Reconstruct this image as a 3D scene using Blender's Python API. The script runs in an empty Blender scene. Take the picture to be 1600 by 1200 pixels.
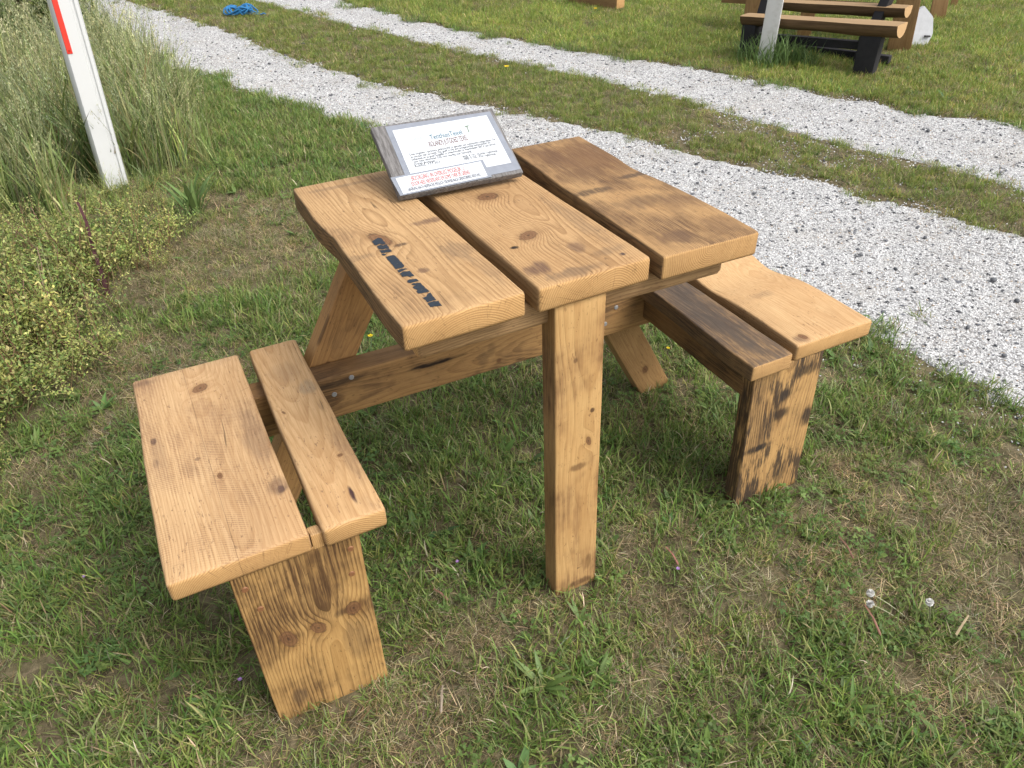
import bpy, bmesh, math, random
import numpy as np
from mathutils import Vector, Matrix, Euler

random.seed(7)
RNG = np.random.default_rng(11)
scene = bpy.context.scene
COL = scene.collection

# ------------------------------------------------------------------ camera
CF, CPITCH, CROLL, CYAW = 1179.95, -0.6354, -0.0216, 0.4592
CPOS = np.array([-0.5347, -0.8913, 1.3329])
def cam_axes():
    cy, sy = math.cos(CYAW), math.sin(CYAW); cp, sp = math.cos(CPITCH), math.sin(CPITCH)
    fw = np.array([sy*cp, cy*cp, sp]); rt = np.array([cy, -sy, 0.0]); up = np.cross(rt, fw)
    c, s = math.cos(CROLL), math.sin(CROLL)
    return c*rt + s*up, -s*rt + c*up, fw
CR, CU, CW = cam_axes()
cam = bpy.data.cameras.new('camera'); cam_ob = bpy.data.objects.new('camera', cam); COL.objects.link(cam_ob)
cam.sensor_width = 36.0; cam.lens = CF/1600*36; cam.clip_start = 0.05; cam.clip_end = 400
M = Matrix.Identity(4)
for i in range(3):
    M[i][0], M[i][1], M[i][2], M[i][3] = CR[i], CU[i], -CW[i], CPOS[i]
cam_ob.matrix_world = M
scene.camera = cam_ob

# ------------------------------------------------------------------ sky, sun, exposure
SUN_EL, SUN_AZ = 52.0, 140.0            # azimuth clockwise from +Y (to the right of and a little behind the camera)
world = bpy.data.worlds.new('World'); scene.world = world; world.use_nodes = True
wn = world.node_tree; wn.nodes.clear()
sky = wn.nodes.new('ShaderNodeTexSky'); sky.sky_type = 'NISHITA'; sky.sun_disc = False
sky.sun_elevation = math.radians(SUN_EL); sky.sun_rotation = math.radians(SUN_AZ)
sky.dust_density = 5.0; sky.air_density = 1.0; sky.ozone_density = 1.0
hsv = wn.nodes.new('ShaderNodeHueSaturation'); hsv.inputs['Saturation'].default_value = 0.3   # thin white cloud cover
bg = wn.nodes.new('ShaderNodeBackground'); bg.inputs['Strength'].default_value = 0.15
wo = wn.nodes.new('ShaderNodeOutputWorld')
wn.links.new(sky.outputs[0], hsv.inputs['Color']); wn.links.new(hsv.outputs[0], bg.inputs[0]); wn.links.new(bg.outputs[0], wo.inputs[0])
sun = bpy.data.lights.new('sun', 'SUN'); sun.energy = 0.75; sun.angle = math.radians(40); sun.color = (1.0, 0.96, 0.9)
sun_ob = bpy.data.objects.new('sun', sun); COL.objects.link(sun_ob)
sd = Vector((math.sin(math.radians(SUN_AZ))*math.cos(math.radians(SUN_EL)), math.cos(math.radians(SUN_AZ))*math.cos(math.radians(SUN_EL)), math.sin(math.radians(SUN_EL))))
sun_ob.rotation_euler = sd.to_track_quat('Z', 'Y').to_euler()
vs = scene.view_settings; vs.view_transform = 'Standard'; vs.look = 'None'; vs.gamma = 1.0; vs.exposure = 0.95
try: vs.use_curve_mapping = False
except Exception: pass
scene.cycles.max_bounces = 6; scene.cycles.transparent_max_bounces = 8

# ------------------------------------------------------------------ helpers
def px(u, v, z=0.0):
    r = CW + CR*(u-800)/CF + CU*(600-v)/CF
    return CPOS + r*((z-CPOS[2])/r[2])
def project(P):
    q = np.asarray(P, float) - CPOS
    z = q @ CW
    return 800 + CF*(q @ CR)/z, 600 - CF*(q @ CU)/z, z
def in_view(P, m=260):
    u, v, z = project(P)
    return (z > 0.1) & (u > -m) & (u < 1600+m) & (v > -m*0.7) & (v < 1200+m)

def hash2(ix, iy, seed):
    h = (ix.astype(np.int64)*374761393 + iy.astype(np.int64)*668265263 + seed*974634777) & 0x7fffffff
    h = ((h ^ (h >> 13))*1274126177) & 0x7fffffff
    return ((h ^ (h >> 16)) & 0xffff)/65535.0
def vnoise(x, y, seed=0):
    ix, iy = np.floor(x), np.floor(y); fx, fy = x-ix, y-iy
    fx = fx*fx*(3-2*fx); fy = fy*fy*(3-2*fy)
    a = hash2(ix, iy, seed); b = hash2(ix+1, iy, seed); c = hash2(ix, iy+1, seed); d = hash2(ix+1, iy+1, seed)
    return a*(1-fx)*(1-fy)+b*fx*(1-fy)+c*(1-fx)*fy+d*fx*fy
def fbm(x, y, s, seed=0, o=4):
    t = 0; a = 0.5; n = 0
    for i in range(o):
        t = t + a*vnoise(x*s, y*s, seed+i*17); n += a; a *= 0.5; s *= 2.03
    return t/n

def tag(o, label=None, cat=None, group=None, kind=None):
    if label: o['label'] = label
    if cat: o['category'] = cat
    if group: o['group'] = group
    if kind: o['kind'] = kind
    return o
def empty(name, loc=(0, 0, 0), rz=0.0):
    o = bpy.data.objects.new(name, None); COL.objects.link(o); o.location = loc; o.rotation_euler = (0, 0, rz)
    o.empty_display_size = 0.1
    return o
def mesh_obj(name, verts, faces, mat=None, parent=None, smooth=True, sharp=None, matrix=None):
    me = bpy.data.meshes.new(name); me.from_pydata([tuple(map(float, v)) for v in verts], [], faces); me.update()
    if smooth:
        me.polygons.foreach_set('use_smooth', [True]*len(me.polygons))
        if sharp: me.set_sharp_from_angle(angle=math.radians(sharp))
    if mat: me.materials.append(mat)
    o = bpy.data.objects.new(name, me); COL.objects.link(o)
    if matrix is not None: o.matrix_world = matrix
    if parent: 
        o.parent = parent
        
        o.matrix_parent_inverse = parent.matrix_basis.inverted()
    return o
def bm_obj(name, bm, mat=None, parent=None, smooth=False, sharp=None):
    me = bpy.data.meshes.new(name); bm.to_mesh(me); bm.free()
    if smooth:
        me.polygons.foreach_set('use_smooth', [True]*len(me.polygons))
        if sharp: me.set_sharp_from_angle(angle=math.radians(sharp))
    if mat: me.materials.append(mat)
    o = bpy.data.objects.new(name, me); COL.objects.link(o)
    if parent: o.parent = parent; o.matrix_parent_inverse = parent.matrix_basis.inverted()
    return o

class NT:
    """thin wrapper to write node trees as expressions"""
    def __init__(self, name):
        self.m = bpy.data.materials.new(name); self.m.use_nodes = True
        self.t = self.m.node_tree; self.t.nodes.clear()
        self.out = self.t.nodes.new('ShaderNodeOutputMaterial')
    def n(self, typ, **kw):
        nd = self.t.nodes.new(typ)
        for k, v in kw.items(): setattr(nd, k, v)
        return nd
    def put(self, sock, v):
        if v is None: return
        if isinstance(v, bpy.types.NodeSocket): self.t.links.new(v, sock)
        elif isinstance(v, (tuple, list)):
            if len(v) == 3 and len(sock.default_value) == 4: v = tuple(v)+(1.0,)
            sock.default_value = v
        else: sock.default_value = v
    def math(self, op, a, b=None, c=None, clamp=False):
        nd = self.n('ShaderNodeMath', operation=op, use_clamp=clamp)
        self.put(nd.inputs[0], a)
        if b is not None: self.put(nd.inputs[1], b)
        if c is not None: self.put(nd.inputs[2], c)
        return nd.outputs[0]
    def add(self, a, b): return self.math('ADD', a, b)
    def sub(self, a, b): return self.math('SUBTRACT', a, b)
    def mul(self, a, b): return self.math('MULTIPLY', a, b)
    def comb(self, x, y, z):
        nd = self.n('ShaderNodeCombineXYZ')
        for i, v in enumerate((x, y, z)): self.put(nd.inputs[i], v)
        return nd.outputs[0]
    def sep(self, v):
        nd = self.n('ShaderNodeSeparateXYZ'); self.put(nd.inputs[0], v); return nd.outputs
    def noise(self, vec, scale=1.0, detail=2.0, rough=0.5, dist=0.0, color=False):
        nd = self.n('ShaderNodeTexNoise'); self.put(nd.inputs['Vector'], vec)
        nd.inputs['Scale'].default_value = scale; nd.inputs['Detail'].default_value = detail
        nd.inputs['Roughness'].default_value = rough; nd.inputs['Distortion'].default_value = dist
        return nd.outputs['Color'] if color else nd.outputs['Fac']
    def voro(self, vec, scale, feature='F1', out='Distance', rand=1.0):
        nd = self.n('ShaderNodeTexVoronoi', feature=feature); self.put(nd.inputs['Vector'], vec)
        nd.inputs['Scale'].default_value = scale; nd.inputs['Randomness'].default_value = rand
        return nd.outputs[out]
    def ramp(self, f, stops, interp='LINEAR'):
        nd = self.n('ShaderNodeValToRGB'); cr = nd.color_ramp; cr.interpolation = interp
        while len(cr.elements) < len(stops): cr.elements.new(0.5)
        for e, (p, c) in zip(cr.elements, stops):
            e.position = p; e.color = (c, c, c, 1) if isinstance(c, (int, float)) else tuple(c)+(1,)
        self.put(nd.inputs[0], f); return nd.outputs[0]
    def smooth(self, f, a, b, lo=0.0, hi=1.0):
        nd = self.n('ShaderNodeMapRange', interpolation_type='SMOOTHSTEP'); self.put(nd.inputs[0], f)
        for i, v in zip((1, 2, 3, 4), (a, b, lo, hi)): self.put(nd.inputs[i], v)
        return nd.outputs[0]
    def mix(self, f, a, b, blend='MIX'):
        nd = self.n('ShaderNodeMix', data_type='RGBA', blend_type=blend)
        self.put(nd.inputs[0], f); self.put(nd.inputs[6], a); self.put(nd.inputs[7], b)
        return nd.outputs[2]
    def bump(self, h, strength=0.5, dist=0.002, normal=None):
        nd = self.n('ShaderNodeBump'); self.put(nd.inputs['Height'], h)
        nd.inputs['Strength'].default_value = strength; nd.inputs['Distance'].default_value = dist
        if normal is not None: self.put(nd.inputs['Normal'], normal)
        return nd.outputs[0]
    def coord(self, which='Object'):
        nd = self.n('ShaderNodeTexCoord'); return nd.outputs[which]
    def attr(self, name, typ='GEOMETRY', out='Color'):
        nd = self.n('ShaderNodeAttribute', attribute_type=typ, attribute_name=name); return nd.outputs[out]
    def principled(self, color, rough=0.6, normal=None, spec=0.3, **kw):
        p = self.n('ShaderNodeBsdfPrincipled')
        self.put(p.inputs['Base Color'], color); self.put(p.inputs['Roughness'], rough)
        p.inputs['Specular IOR Level'].default_value = spec
        if normal is not None: self.put(p.inputs['Normal'], normal)
        for k, v in kw.items(): self.put(p.inputs[k], v)
        return p
    def done(self, shader):
        self.t.links.new(shader.outputs[0] if not isinstance(shader, bpy.types.NodeSocket) else shader, self.out.inputs['Surface'])
        return self.m

def simple(name, col, rough=0.6, spec=0.3, nscale=60, namt=0.15, bump=0.0, stretch=(1, 1, 1)):
    t = NT(name); c = t.coord()
    mp = t.n('ShaderNodeMapping'); t.put(mp.inputs[0], c); mp.inputs['Scale'].default_value = stretch
    f = t.noise(mp.outputs[0], nscale, 4, 0.6)
    lo = tuple(x*(1-namt) for x in col); hi = tuple(min(1, x*(1+namt)) for x in col)
    col_ = t.mix(f, lo, hi)
    nm = t.bump(f, bump, 0.002) if bump else None
    return t.done(t.principled(col_, rough, nm, spec))

# ------------------------------------------------------------------ wood
def wood(name, pith=(0.0, -0.06), tilt=0.03, spacing=0.0032, knots=(), stains=(), seed=0.0, light=(0.50, 0.325, 0.175), late=(0.215, 0.118, 0.055),
         contrast=0.6, dirt=0.25, dirtcol=(0.13, 0.075, 0.045), side=0.3, blotch=0.0, furrow=0.0, endtint=(0.53, 0.325, 0.15), cracks=0.25, saw=0.0, seam=None, warp=0.02, blacken=0.0):
    t = NT(name)
    P = t.coord('Object'); X, Y, Z = t.sep(P)
    nx, ny, nz = t.sep(t.coord('Normal'))
    endm = t.smooth(t.math('ABSOLUTE', ny), 0.6, 0.85)
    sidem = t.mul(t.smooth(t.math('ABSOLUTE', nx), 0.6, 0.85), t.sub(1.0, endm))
    sp = t.comb(t.add(t.mul(X, 5.0), seed), t.mul(Y, 1.5), t.add(t.mul(Z, 5.0), seed*0.37))
    w1 = t.mul(t.sub(t.noise(sp, 1.0, 2, 0.5), 0.5), warp*2)
    w2 = t.mul(t.sub(t.noise(t.comb(t.add(t.mul(X, 30), seed), t.mul(Y, 5), t.mul(Z, 30)), 1.0, 2, 0.5), 0.5), 0.0035)
    dx = t.sub(X, pith[0]); dz = t.sub(t.sub(Z, pith[1]), t.mul(Y, tilt))
    r = t.math('SQRT', t.add(t.mul(dx, dx), t.mul(dz, dz)))
    r = t.add(t.add(r, w1), w2)
    kd_all = None; rough_edge = t.mul(t.sub(t.noise(P, 85, 4, 0.7), 0.5), 0.6)
    for (kx, ky, kr, amp) in knots:
        kj = 1+.25*math.sin(kx*913+ky*377); sk = .35*math.sin(kx*511+ky*797)
        ax = t.add(t.mul(t.sub(X, kx), kj), t.mul(t.sub(Y, ky), sk)); ay = t.mul(t.sub(Y, ky), 0.72/kj)
        d2 = t.add(t.mul(ax, ax), t.mul(ay, ay))
        if amp: r = t.add(r, t.mul(t.math('EXPONENT', t.mul(d2, -1.0/(2.1*kr)**2)), amp))
        kd = t.mul(t.math('SQRT', d2), 1.0/kr)
        kd_all = kd if kd_all is None else t.math('MINIMUM', kd_all, kd)
    ph = t.mul(r, 1.0/spacing)
    fr = t.math('FRACT', ph)
    ring = t.ramp(fr, [(0.0, 0.0), (0.45, 0.12), (0.8, 0.85), (0.93, 1.0), (1.0, 0.0)])
    ringvar = t.noise(t.comb(t.mul(r, 70), t.mul(Y, 0.6), seed), 1.0, 1, 0.5)
    ring = t.mul(ring, t.smooth(ringvar, 0.2, 0.75, 0.45, 1.0))
    fib = t.noise(t.comb(t.mul(X, 420), t.mul(Y, 14), t.mul(Z, 420)), 1.0, 3, 0.65)
    big = t.noise(t.comb(t.add(t.mul(X, 7), seed*2), t.mul(Y, 4), t.mul(Z, 7)), 1.0, 3, 0.55)
    col = t.mix(t.mul(ring, contrast), light, late)
    col = t.mix(t.smooth(big, 0.35, 0.75, 0.0, 0.28), col, (late[0]*1.35, late[1]*1.3, late[2]*1.2))
    col = t.mix(t.smooth(fib, 0.35, 0.75, 0.0, 0.45), col, (late[0]*0.9, late[1]*0.9, late[2]*0.9))
    # end grain
    ecol = t.mix(t.mul(ring, 0.8), endtint, (endtint[0]*0.42, endtint[1]*0.34, endtint[2]*0.28))
    ecol = t.mix(t.smooth(t.noise(P, 350, 2, 0.6), 0.45, 0.75, 0.0, 0.35), ecol, (endtint[0]*0.7, endtint[1]*0.62, endtint[2]*0.55))
    col = t.mix(endm, col, ecol)
    # radial checks on the ends
    if cracks:
        ang = t.math('ARCTAN2', dx, t.sub(Z, pith[1]))
        ck = t.noise(t.comb(t.mul(ang, 9.0), t.mul(r, 5.0), seed), 1.0, 2, 0.6)
        ckm = t.mul(t.smooth(t.math('ABSOLUTE', t.sub(ck, 0.5)), 0.0, 0.008, 1.0, 0.0), endm)
        col = t.mix(t.mul(ckm, cracks), col, (0.07, 0.035, 0.018))
    # long drying checks on the faces
    ck2 = t.noise(t.comb(t.add(t.mul(X, 22), seed), t.mul(Y, .55), t.mul(Z, 9)), 1.0, 2, 0.5)
    ck2m = t.mul(t.smooth(t.math('ABSOLUTE', t.sub(ck2, 0.52)), 0.0, 0.006, 1.0, 0.0), t.smooth(t.noise(t.comb(X, t.mul(Y, 1.0), seed), 9, 1, 0.5), 0.56, 0.66))
    col = t.mix(t.mul(t.mul(ck2m, 0.75), t.sub(1, endm)), col, (0.07, 0.04, 0.022))
    # old grey-brown dirt left in the grain
    patch = t.noise(t.comb(t.add(t.mul(X, 9), seed*3), t.mul(Y, 6), t.mul(Z, 9)), 1.0, 4, 0.6)
    streak = t.noise(t.comb(t.add(t.mul(X, 260), seed), t.mul(Y, 11), t.mul(Z, 260)), 1.0, 3, 0.7)
    dm = t.mul(t.smooth(patch, 0.62-0.28*dirt, 0.85-0.25*dirt), t.smooth(t.add(streak, t.mul(ring, 0.18)), 0.38, 0.66))
    wash = t.mul(t.smooth(patch, 0.56-0.2*dirt, 0.84-0.2*dirt), 0.45)
    notend = t.sub(1.0, t.mul(endm, 0.9))
    col = t.mix(t.mul(t.mul(wash, min(1, dirt*1.6)), notend), col, (dirtcol[0]*1.35, dirtcol[1]*1.3, dirtcol[2]*1.35))
    col = t.mix(t.mul(t.mul(dm, min(1.0, 0.35+dirt)), notend), col, dirtcol)
    speck = t.noise(t.comb(t.add(t.mul(X, 230), seed*5), t.mul(Y, 70), t.mul(Z, 230)), 1.0, 3, 0.7)
    spm = t.mul(t.smooth(speck, 0.60, 0.68), t.smooth(t.noise(t.comb(t.mul(X, 14), t.mul(Y, 9), seed), 1.0, 3, .6), 0.36, 0.58))
    col = t.mix(t.mul(t.mul(spm, 0.62), notend), col, (dirtcol[0]*.8, dirtcol[1]*.75, dirtcol[2]*.75))
    scr = t.noise(t.comb(t.add(t.mul(X, 38), t.mul(Y, 21)), t.sub(t.mul(Y, 160), t.mul(X, 60)), seed), 1.0, 2, 0.6)
    scm = t.mul(t.smooth(scr, 0.66, 0.72), t.smooth(t.noise(t.comb(t.mul(X, 11), t.mul(Y, 11), seed+4), 1.0, 2, .6), 0.48, 0.62))
    col = t.mix(t.mul(t.mul(scm, 0.38), notend), col, (dirtcol[0], dirtcol[1], dirtcol[2]))
    # named stains
    for (sx, sy, wx, wy, st, sc) in stains:
        ax = t.mul(t.sub(X, sx), 1.0/wx); ay = t.mul(t.sub(Y, sy), 1.0/wy)
        d = t.math('SQRT', t.add(t.mul(ax, ax), t.mul(ay, ay)))
        d = t.add(d, t.mul(t.sub(t.noise(t.comb(t.mul(X, 60), t.mul(Y, 18), seed), 1.0, 3, 0.6), 0.5), 1.3))
        mk = t.mul(t.smooth(d, 1.0, 0.35), t.smooth(t.noise(t.comb(t.mul(X, 200), t.mul(Y, 20), seed), 1.0, 3, 0.6), 0.25, 0.55, 0.45, 1.0))
        col = t.mix(t.mul(t.mul(mk, st), notend), col, sc)
    if blacken:      # charred or tarred skin left on the face
        b = t.noise(t.comb(t.add(t.mul(X, 22), seed), t.mul(Y, 7), t.mul(Z, 22)), 1.0, 4, 0.62)
        bm_ = t.mul(t.smooth(t.add(b, t.mul(t.sub(streak, 0.5), 0.5)), 0.62-0.3*blacken, 0.70-0.25*blacken), notend)
        col = t.mix(t.mul(bm_, 0.9), col, (0.040, 0.030, 0.026))
    if furrow:       # weathered early wood between raised late wood
        fm = t.mul(t.smooth(ring, 0.35, 0.9), t.smooth(patch, 0.33, 0.62))
        col = t.mix(t.mul(t.mul(fm, furrow), notend), col, (0.085, 0.045, 0.02))
    if saw:
        sw = t.n('ShaderNodeTexWave', wave_type='BANDS', bands_direction='Y'); 
        t.put(sw.inputs['Vector'], t.comb(X, t.add(Y, t.add(t.mul(X, 0.45), t.mul(t.mul(X, X), 2.0))), 0.0)); sw.inputs['Scale'].default_value = 62; sw.inputs['Distortion'].default_value = 1.0; sw.inputs['Detail'].default_value = 2
        sm = t.mul(t.mul(t.smooth(sw.outputs['Fac'], 0.55, 0.95), t.smooth(patch, 0.42, 0.62)), notend)
        col = t.mix(t.mul(t.mul(sm, t.smooth(fib, 0.3, 0.6)), saw), col, (dirtcol[0]*1.2, dirtcol[1]*1.2, dirtcol[2]*1.2))
    if seam:
        sxx = t.add(t.mul(Y, seam[1]), seam[0]); dd_ = t.math('ABSOLUTE', t.sub(t.add(X, t.mul(t.sub(t.noise(P, 60, 2, .5), .5), .0012)), sxx))
        col = t.mix(t.mul(t.smooth(dd_, .0009, .0002), .45), col, (.07, .04, .025))
        col = t.mix(t.mul(t.smooth(t.sub(X, sxx), 0, .0005), .16), col, t.mix(1.0, col, (.80, .72, .66), 'MULTIPLY'))
    # sawn or weathered narrow faces
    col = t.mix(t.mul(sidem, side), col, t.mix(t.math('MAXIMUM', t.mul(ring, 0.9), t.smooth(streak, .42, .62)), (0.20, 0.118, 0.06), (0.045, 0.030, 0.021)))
    hk = None
    if kd_all is not None:
        face = t.sub(1.0, endm)
        ke = t.add(kd_all, rough_edge)
        km = t.mul(t.smooth(ke, 1.0, 0.88), face)
        kin = t.mix(t.math('FRACT', t.mul(kd_all, 2.7)), (0.115, 0.055, 0.03), (0.19, 0.095, 0.05))
        col = t.mix(t.mul(t.mul(t.smooth(ke, 1.9, 0.9), 0.35), face), col, (late[0]*0.7, late[1]*0.62, late[2]*0.6))
        col = t.mix(t.mul(km, 0.80), col, kin)
        rim = t.mul(t.smooth(t.math('ABSOLUTE', t.sub(ke, 0.98)), 0.0, 0.13, 1.0, 0.0), face)
        col = t.mix(t.mul(t.mul(rim, t.smooth(t.noise(P, 55, 2, .5), .42, .6)), 0.7), col, (0.045, 0.025, 0.018))
        heart = t.smooth(ke, 0.30, 0.05); col = t.mix(t.mul(t.mul(heart, 0.6), face), col, (0.04, 0.022, 0.015))
        hk = km
    # grain tone unevenness
    col = t.mix(t.smooth(t.noise(P, 28, 4, 0.65), 0.3, 0.75, 0.0, 0.22), col, t.mix(1.0, col, (0.80, 0.70, 0.62), 'MULTIPLY'))
    col = t.mix(t.smooth(t.noise(t.comb(t.add(t.mul(X, 6), seed), t.mul(Y, 3.2), 0.0), 1.0, 3, .6), .42, .72, 0.0, .42*dirt+.08), col, t.mix(1.0, col, (0.62, 0.58, 0.60), 'MULTIPLY'))
    h = t.add(t.mul(ring, 0.6+furrow*0.8), t.mul(fib, 0.5)); h = t.sub(h, t.mul(dm, 0.35)); h = t.sub(h, t.mul(ck2m, 1.2))
    if hk is not None: h = t.sub(h, t.mul(hk, 0.3))
    nm = t.bump(h, 0.55+0.3*furrow, 0.0011)
    rg = t.smooth(t.add(fib, t.mul(ring, 0.3)), 0.2, 0.9, 0.60, 0.85)
    col = t.mix(1.0, col, (0.95, 0.945, 0.85), 'MULTIPLY')
    return t.done(t.principled(col, rg, nm, 0.22))

def plank(name, A, B, wf, wb, thick, up, mat, parent, r=0.006, seed=0, wob=0.0015, left=None, right=None, top=None, n=30, bot_r=None, cup=0.0):
    """beam from A to B (centres of its end faces); wf/wb its widths there; left/right/top are offsets f(t) along it"""
    A = Vector(A); B = Vector(B); Yv = (B-A); L = Yv.length; Yv.normalize()
    Zv = Vector(up); Zv = (Zv - Yv*Zv.dot(Yv)).normalized(); Xv = Yv.cross(Zv)
    rs = random.Random(seed*31+5)
    def wave(a):
        fs = [(rs.uniform(2, 5), rs.uniform(0, 6.3), 1.0), (rs.uniform(7, 13), rs.uniform(0, 6.3), 0.5), (rs.uniform(20, 33), rs.uniform(0, 6.3), 0.22)]
        return lambda t: a*sum(k*math.sin(f*t+p) for f, p, k in fs)
    wl, wr, wt = wave(wob), wave(wob), wave(wob*0.35)
    br = bot_r or r
    st = [(0.0, r), (r*0.3, r*0.3), (r, 0.0)] + [(r+(L-2*r)*i/n, 0.0) for i in range(1, n)] + [(L-r, 0.0), (L-r*0.3, r*0.3), (L, r)]
    V, F = [], []
    NC = 4
    ring_n = None
    for (y, ins) in st:
        t = y/L; hw = (wf+(wb-wf)*t)/2; h = thick/2
        xl = -hw - wl(t) - (left(t) if left else 0); xr = hw + wr(t) + (right(t) if right else 0)
        zt = h + wt(t) + (top(t) if top else 0); zb = -h
        xl += ins; xr -= ins; zt -= ins; zb += ins
        sec = []
        for (cx, cz, a0, rr) in ((xr, zt, 0, r), (xl, zt, 90, r), (xl, zb, 180, br), (xr, zb, 270, br)):
            rr = max(rr-ins*0.6, rr*0.35)
            ox = cx - rr if cx == xr else cx + rr; oz = cz - rr if cz == zt else cz + rr
            for k in range(NC+1):
                a = math.radians(a0 + 90*k/NC)
                sec.append((ox+rr*math.cos(a), y-L/2, oz+rr*math.sin(a)))
            if a0 == 0:      # extra points across the top for cupping
                for q in (0.25, 0.5, 0.75):
                    sec.append((xr-rr+(xl-xr+2*rr)*q, y-L/2, zt - cup*math.sin(math.pi*q)))
        ring_n = len(sec); V += sec
    for s in range(len(st)-1):
        for k in range(ring_n):
            a = s*ring_n+k; b = s*ring_n+(k+1) % ring_n
            F.append((a, b, b+ring_n, a+ring_n))
    F.append(tuple(range(ring_n-1, -1, -1))); F.append(tuple(range((len(st)-1)*ring_n, len(st)*ring_n)))
    # orient faces outward: the section runs counter-clockwise seen from +Y, so flip
    F = [tuple(reversed(f)) for f in F]
    mt = Matrix.Identity(4); C = (A+B)/2
    for i in range(3): mt[i][0], mt[i][1], mt[i][2], mt[i][3] = Xv[i], Yv[i], Zv[i], C[i]
    o = mesh_obj(name, V, F, mat, None, True, 50)
    o.matrix_world = mt
    if parent: o.parent = parent; o.matrix_parent_inverse = parent.matrix_basis.inverted()
    return o

# ------------------------------------------------------------------ layout of the ground
YE = np.array([-60, -1.5, -.1, .15, .42, .8, 1.4, 2.44, 3.33, 3.9, 4.8, 5.4, 6.45, 8.4, 11, 60])
XA = np.array([2.2, 1.62, 1.50, 1.47, 1.42, 1.37, 1.28, 1.10, .63, .38, .13, -.16, -.36, -.85, -1.7, -16])   # first track, near edge
def edge(ys, xs):
    ys = np.array(ys); xs = np.array(xs); o = np.argsort(ys); ys, xs = ys[o], xs[o]
    return lambda y: np.interp(y, ys, xs)
E1 = edge(YE, XA)
E2 = edge([-60, -1.5, -.3, .62, 1.07, 1.52, 1.79, 2.32, 2.67, 3.23, 3.89, 4.84, 6.46, 8.42, 11, 60], [3.6, 2.95, 2.68, 2.46, 2.30, 2.16, 2.02, 1.83, 1.65, 1.375, 1.06, .73, .33, -.26, -1.1, -15.2])
E3 = edge([-60, -1.5, 0, .95, 1.86, 2.45, 3.1, 3.89, 4.76, 5.91, 7.63, 11, 60], [4.2, 3.5, 3.1, 2.93, 2.72, 2.58, 2.38, 2.13, 1.78, 1.45, .947, -.1, -14])
E4 = edge([-60, -1.5, .5, 1.475, 1.89, 2.47, 3.24, 4.17, 5.39, 7.2, 11, 60], [5.0, 4.4, 3.95, 3.68, 3.43, 3.22, 2.98, 2.55, 2.05, 1.6, .6, -13.2])
def wobble(x, y, a=0.10): return (fbm(x, y, 5.0, 3)-0.5)*a*2 + (fbm(x, y, 22.0, 5, 2)-0.5)*a*0.9
def inside(x, y):
    """signed distance-like value: >0 on gravel"""
    w = wobble(x, y)
    d1 = np.minimum(x-E1(y), E2(y)-x)
    d2 = np.minimum(x-E3(y), E4(y)-x)
    return np.maximum(d1, d2) + w
def gheight(x, y):
    x = np.asarray(x, float); y = np.asarray(y, float)
    h = (fbm(x, y, 1.1, 40, 3)-0.5)*0.030 + (fbm(x, y, 7.0, 41, 2)-0.5)*0.010
    d = np.maximum(np.minimum(x-E1(y), E2(y)-x), np.minimum(x-E3(y), E4(y)-x))
    h = h - 0.012*np.clip(d/0.3+0.3, 0, 1)
    fade = np.clip((x-3.2)/1.5, 0, 1)*np.clip(1-(x-9)/8, 0, 1)
    return h + 0.0*fade

DRY = [(300, 420, .30), (390, 370, .30), (350, 300, .22), (410, 330, .2), (240, 560, .18), (210, 600, .16), (720, 1000, .12), (770, 985, .08), (1010, 860, .13), (1010, 930, .08), (1060, 1000, .1), (1200, 1010, .14),
       (1480, 1080, .16), (40, 760, .16), (120, 720, .14), (1440, 800, .22), (1540, 720, .2), (200, 1120, .1), (450, 1150, .09), (860, 930, .06), (900, 960, .07), (1340, 930, .10), (1230, 900, .1), (1530, 950, .16), (1390, 1060, .1), (1320, 720, .07), (760, 640, .05), (1120, 880, .09), (20, 1040, .1), (640, 1150, .09), (980, 1100, .07)]
GREEN = [(700, 700, .28), (620, 850, .2), (800, 800, .18), (480, 520, .12), (560, 430, .15), (230, 960, .22), (330, 1000, .2), (560, 1020, .1), (1080, 690, .16), (1250, 650, .14), (880, 1080, .12), (330, 500, .16), (180, 780, .12), (1350, 1120, .16), (1030, 1150, .12), (1420, 640, .18), (360, 260, .6), (420, 220, .5), (300, 160, .6)]
def dryness(x, y):
    d = (fbm(x, y, 2.6, 71, 4)-0.48)*1.5 + (fbm(x, y, 11.0, 72, 3)-0.5)*1.0
    d = d + 0.0
    for u, v, r in DRY:
        p = px(u, v); d = d + (1.15 if v < 620 and u < 450 else .75)*np.exp(-((x-p[0])**2+(y-p[1])**2)/(r*r))
    for u, v, r in GREEN:
        p = px(u, v); d = d - 0.6*np.exp(-((x-p[0])**2+(y-p[1])**2)/(r*r))
    return np.clip(d, 0, 1)

# edge of the rough weeds on the left
EW = edge([-60, .9, 1.30, 1.40, 1.78, 2.1, 2.54, 3.16, 4.4, 5.74, 7.3, 11, 60], [-60, -1.20, -.94, -.82, -.66, -.56, -.44, -.20, -.14, -.40, -.62, -1.6, -16])

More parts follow.
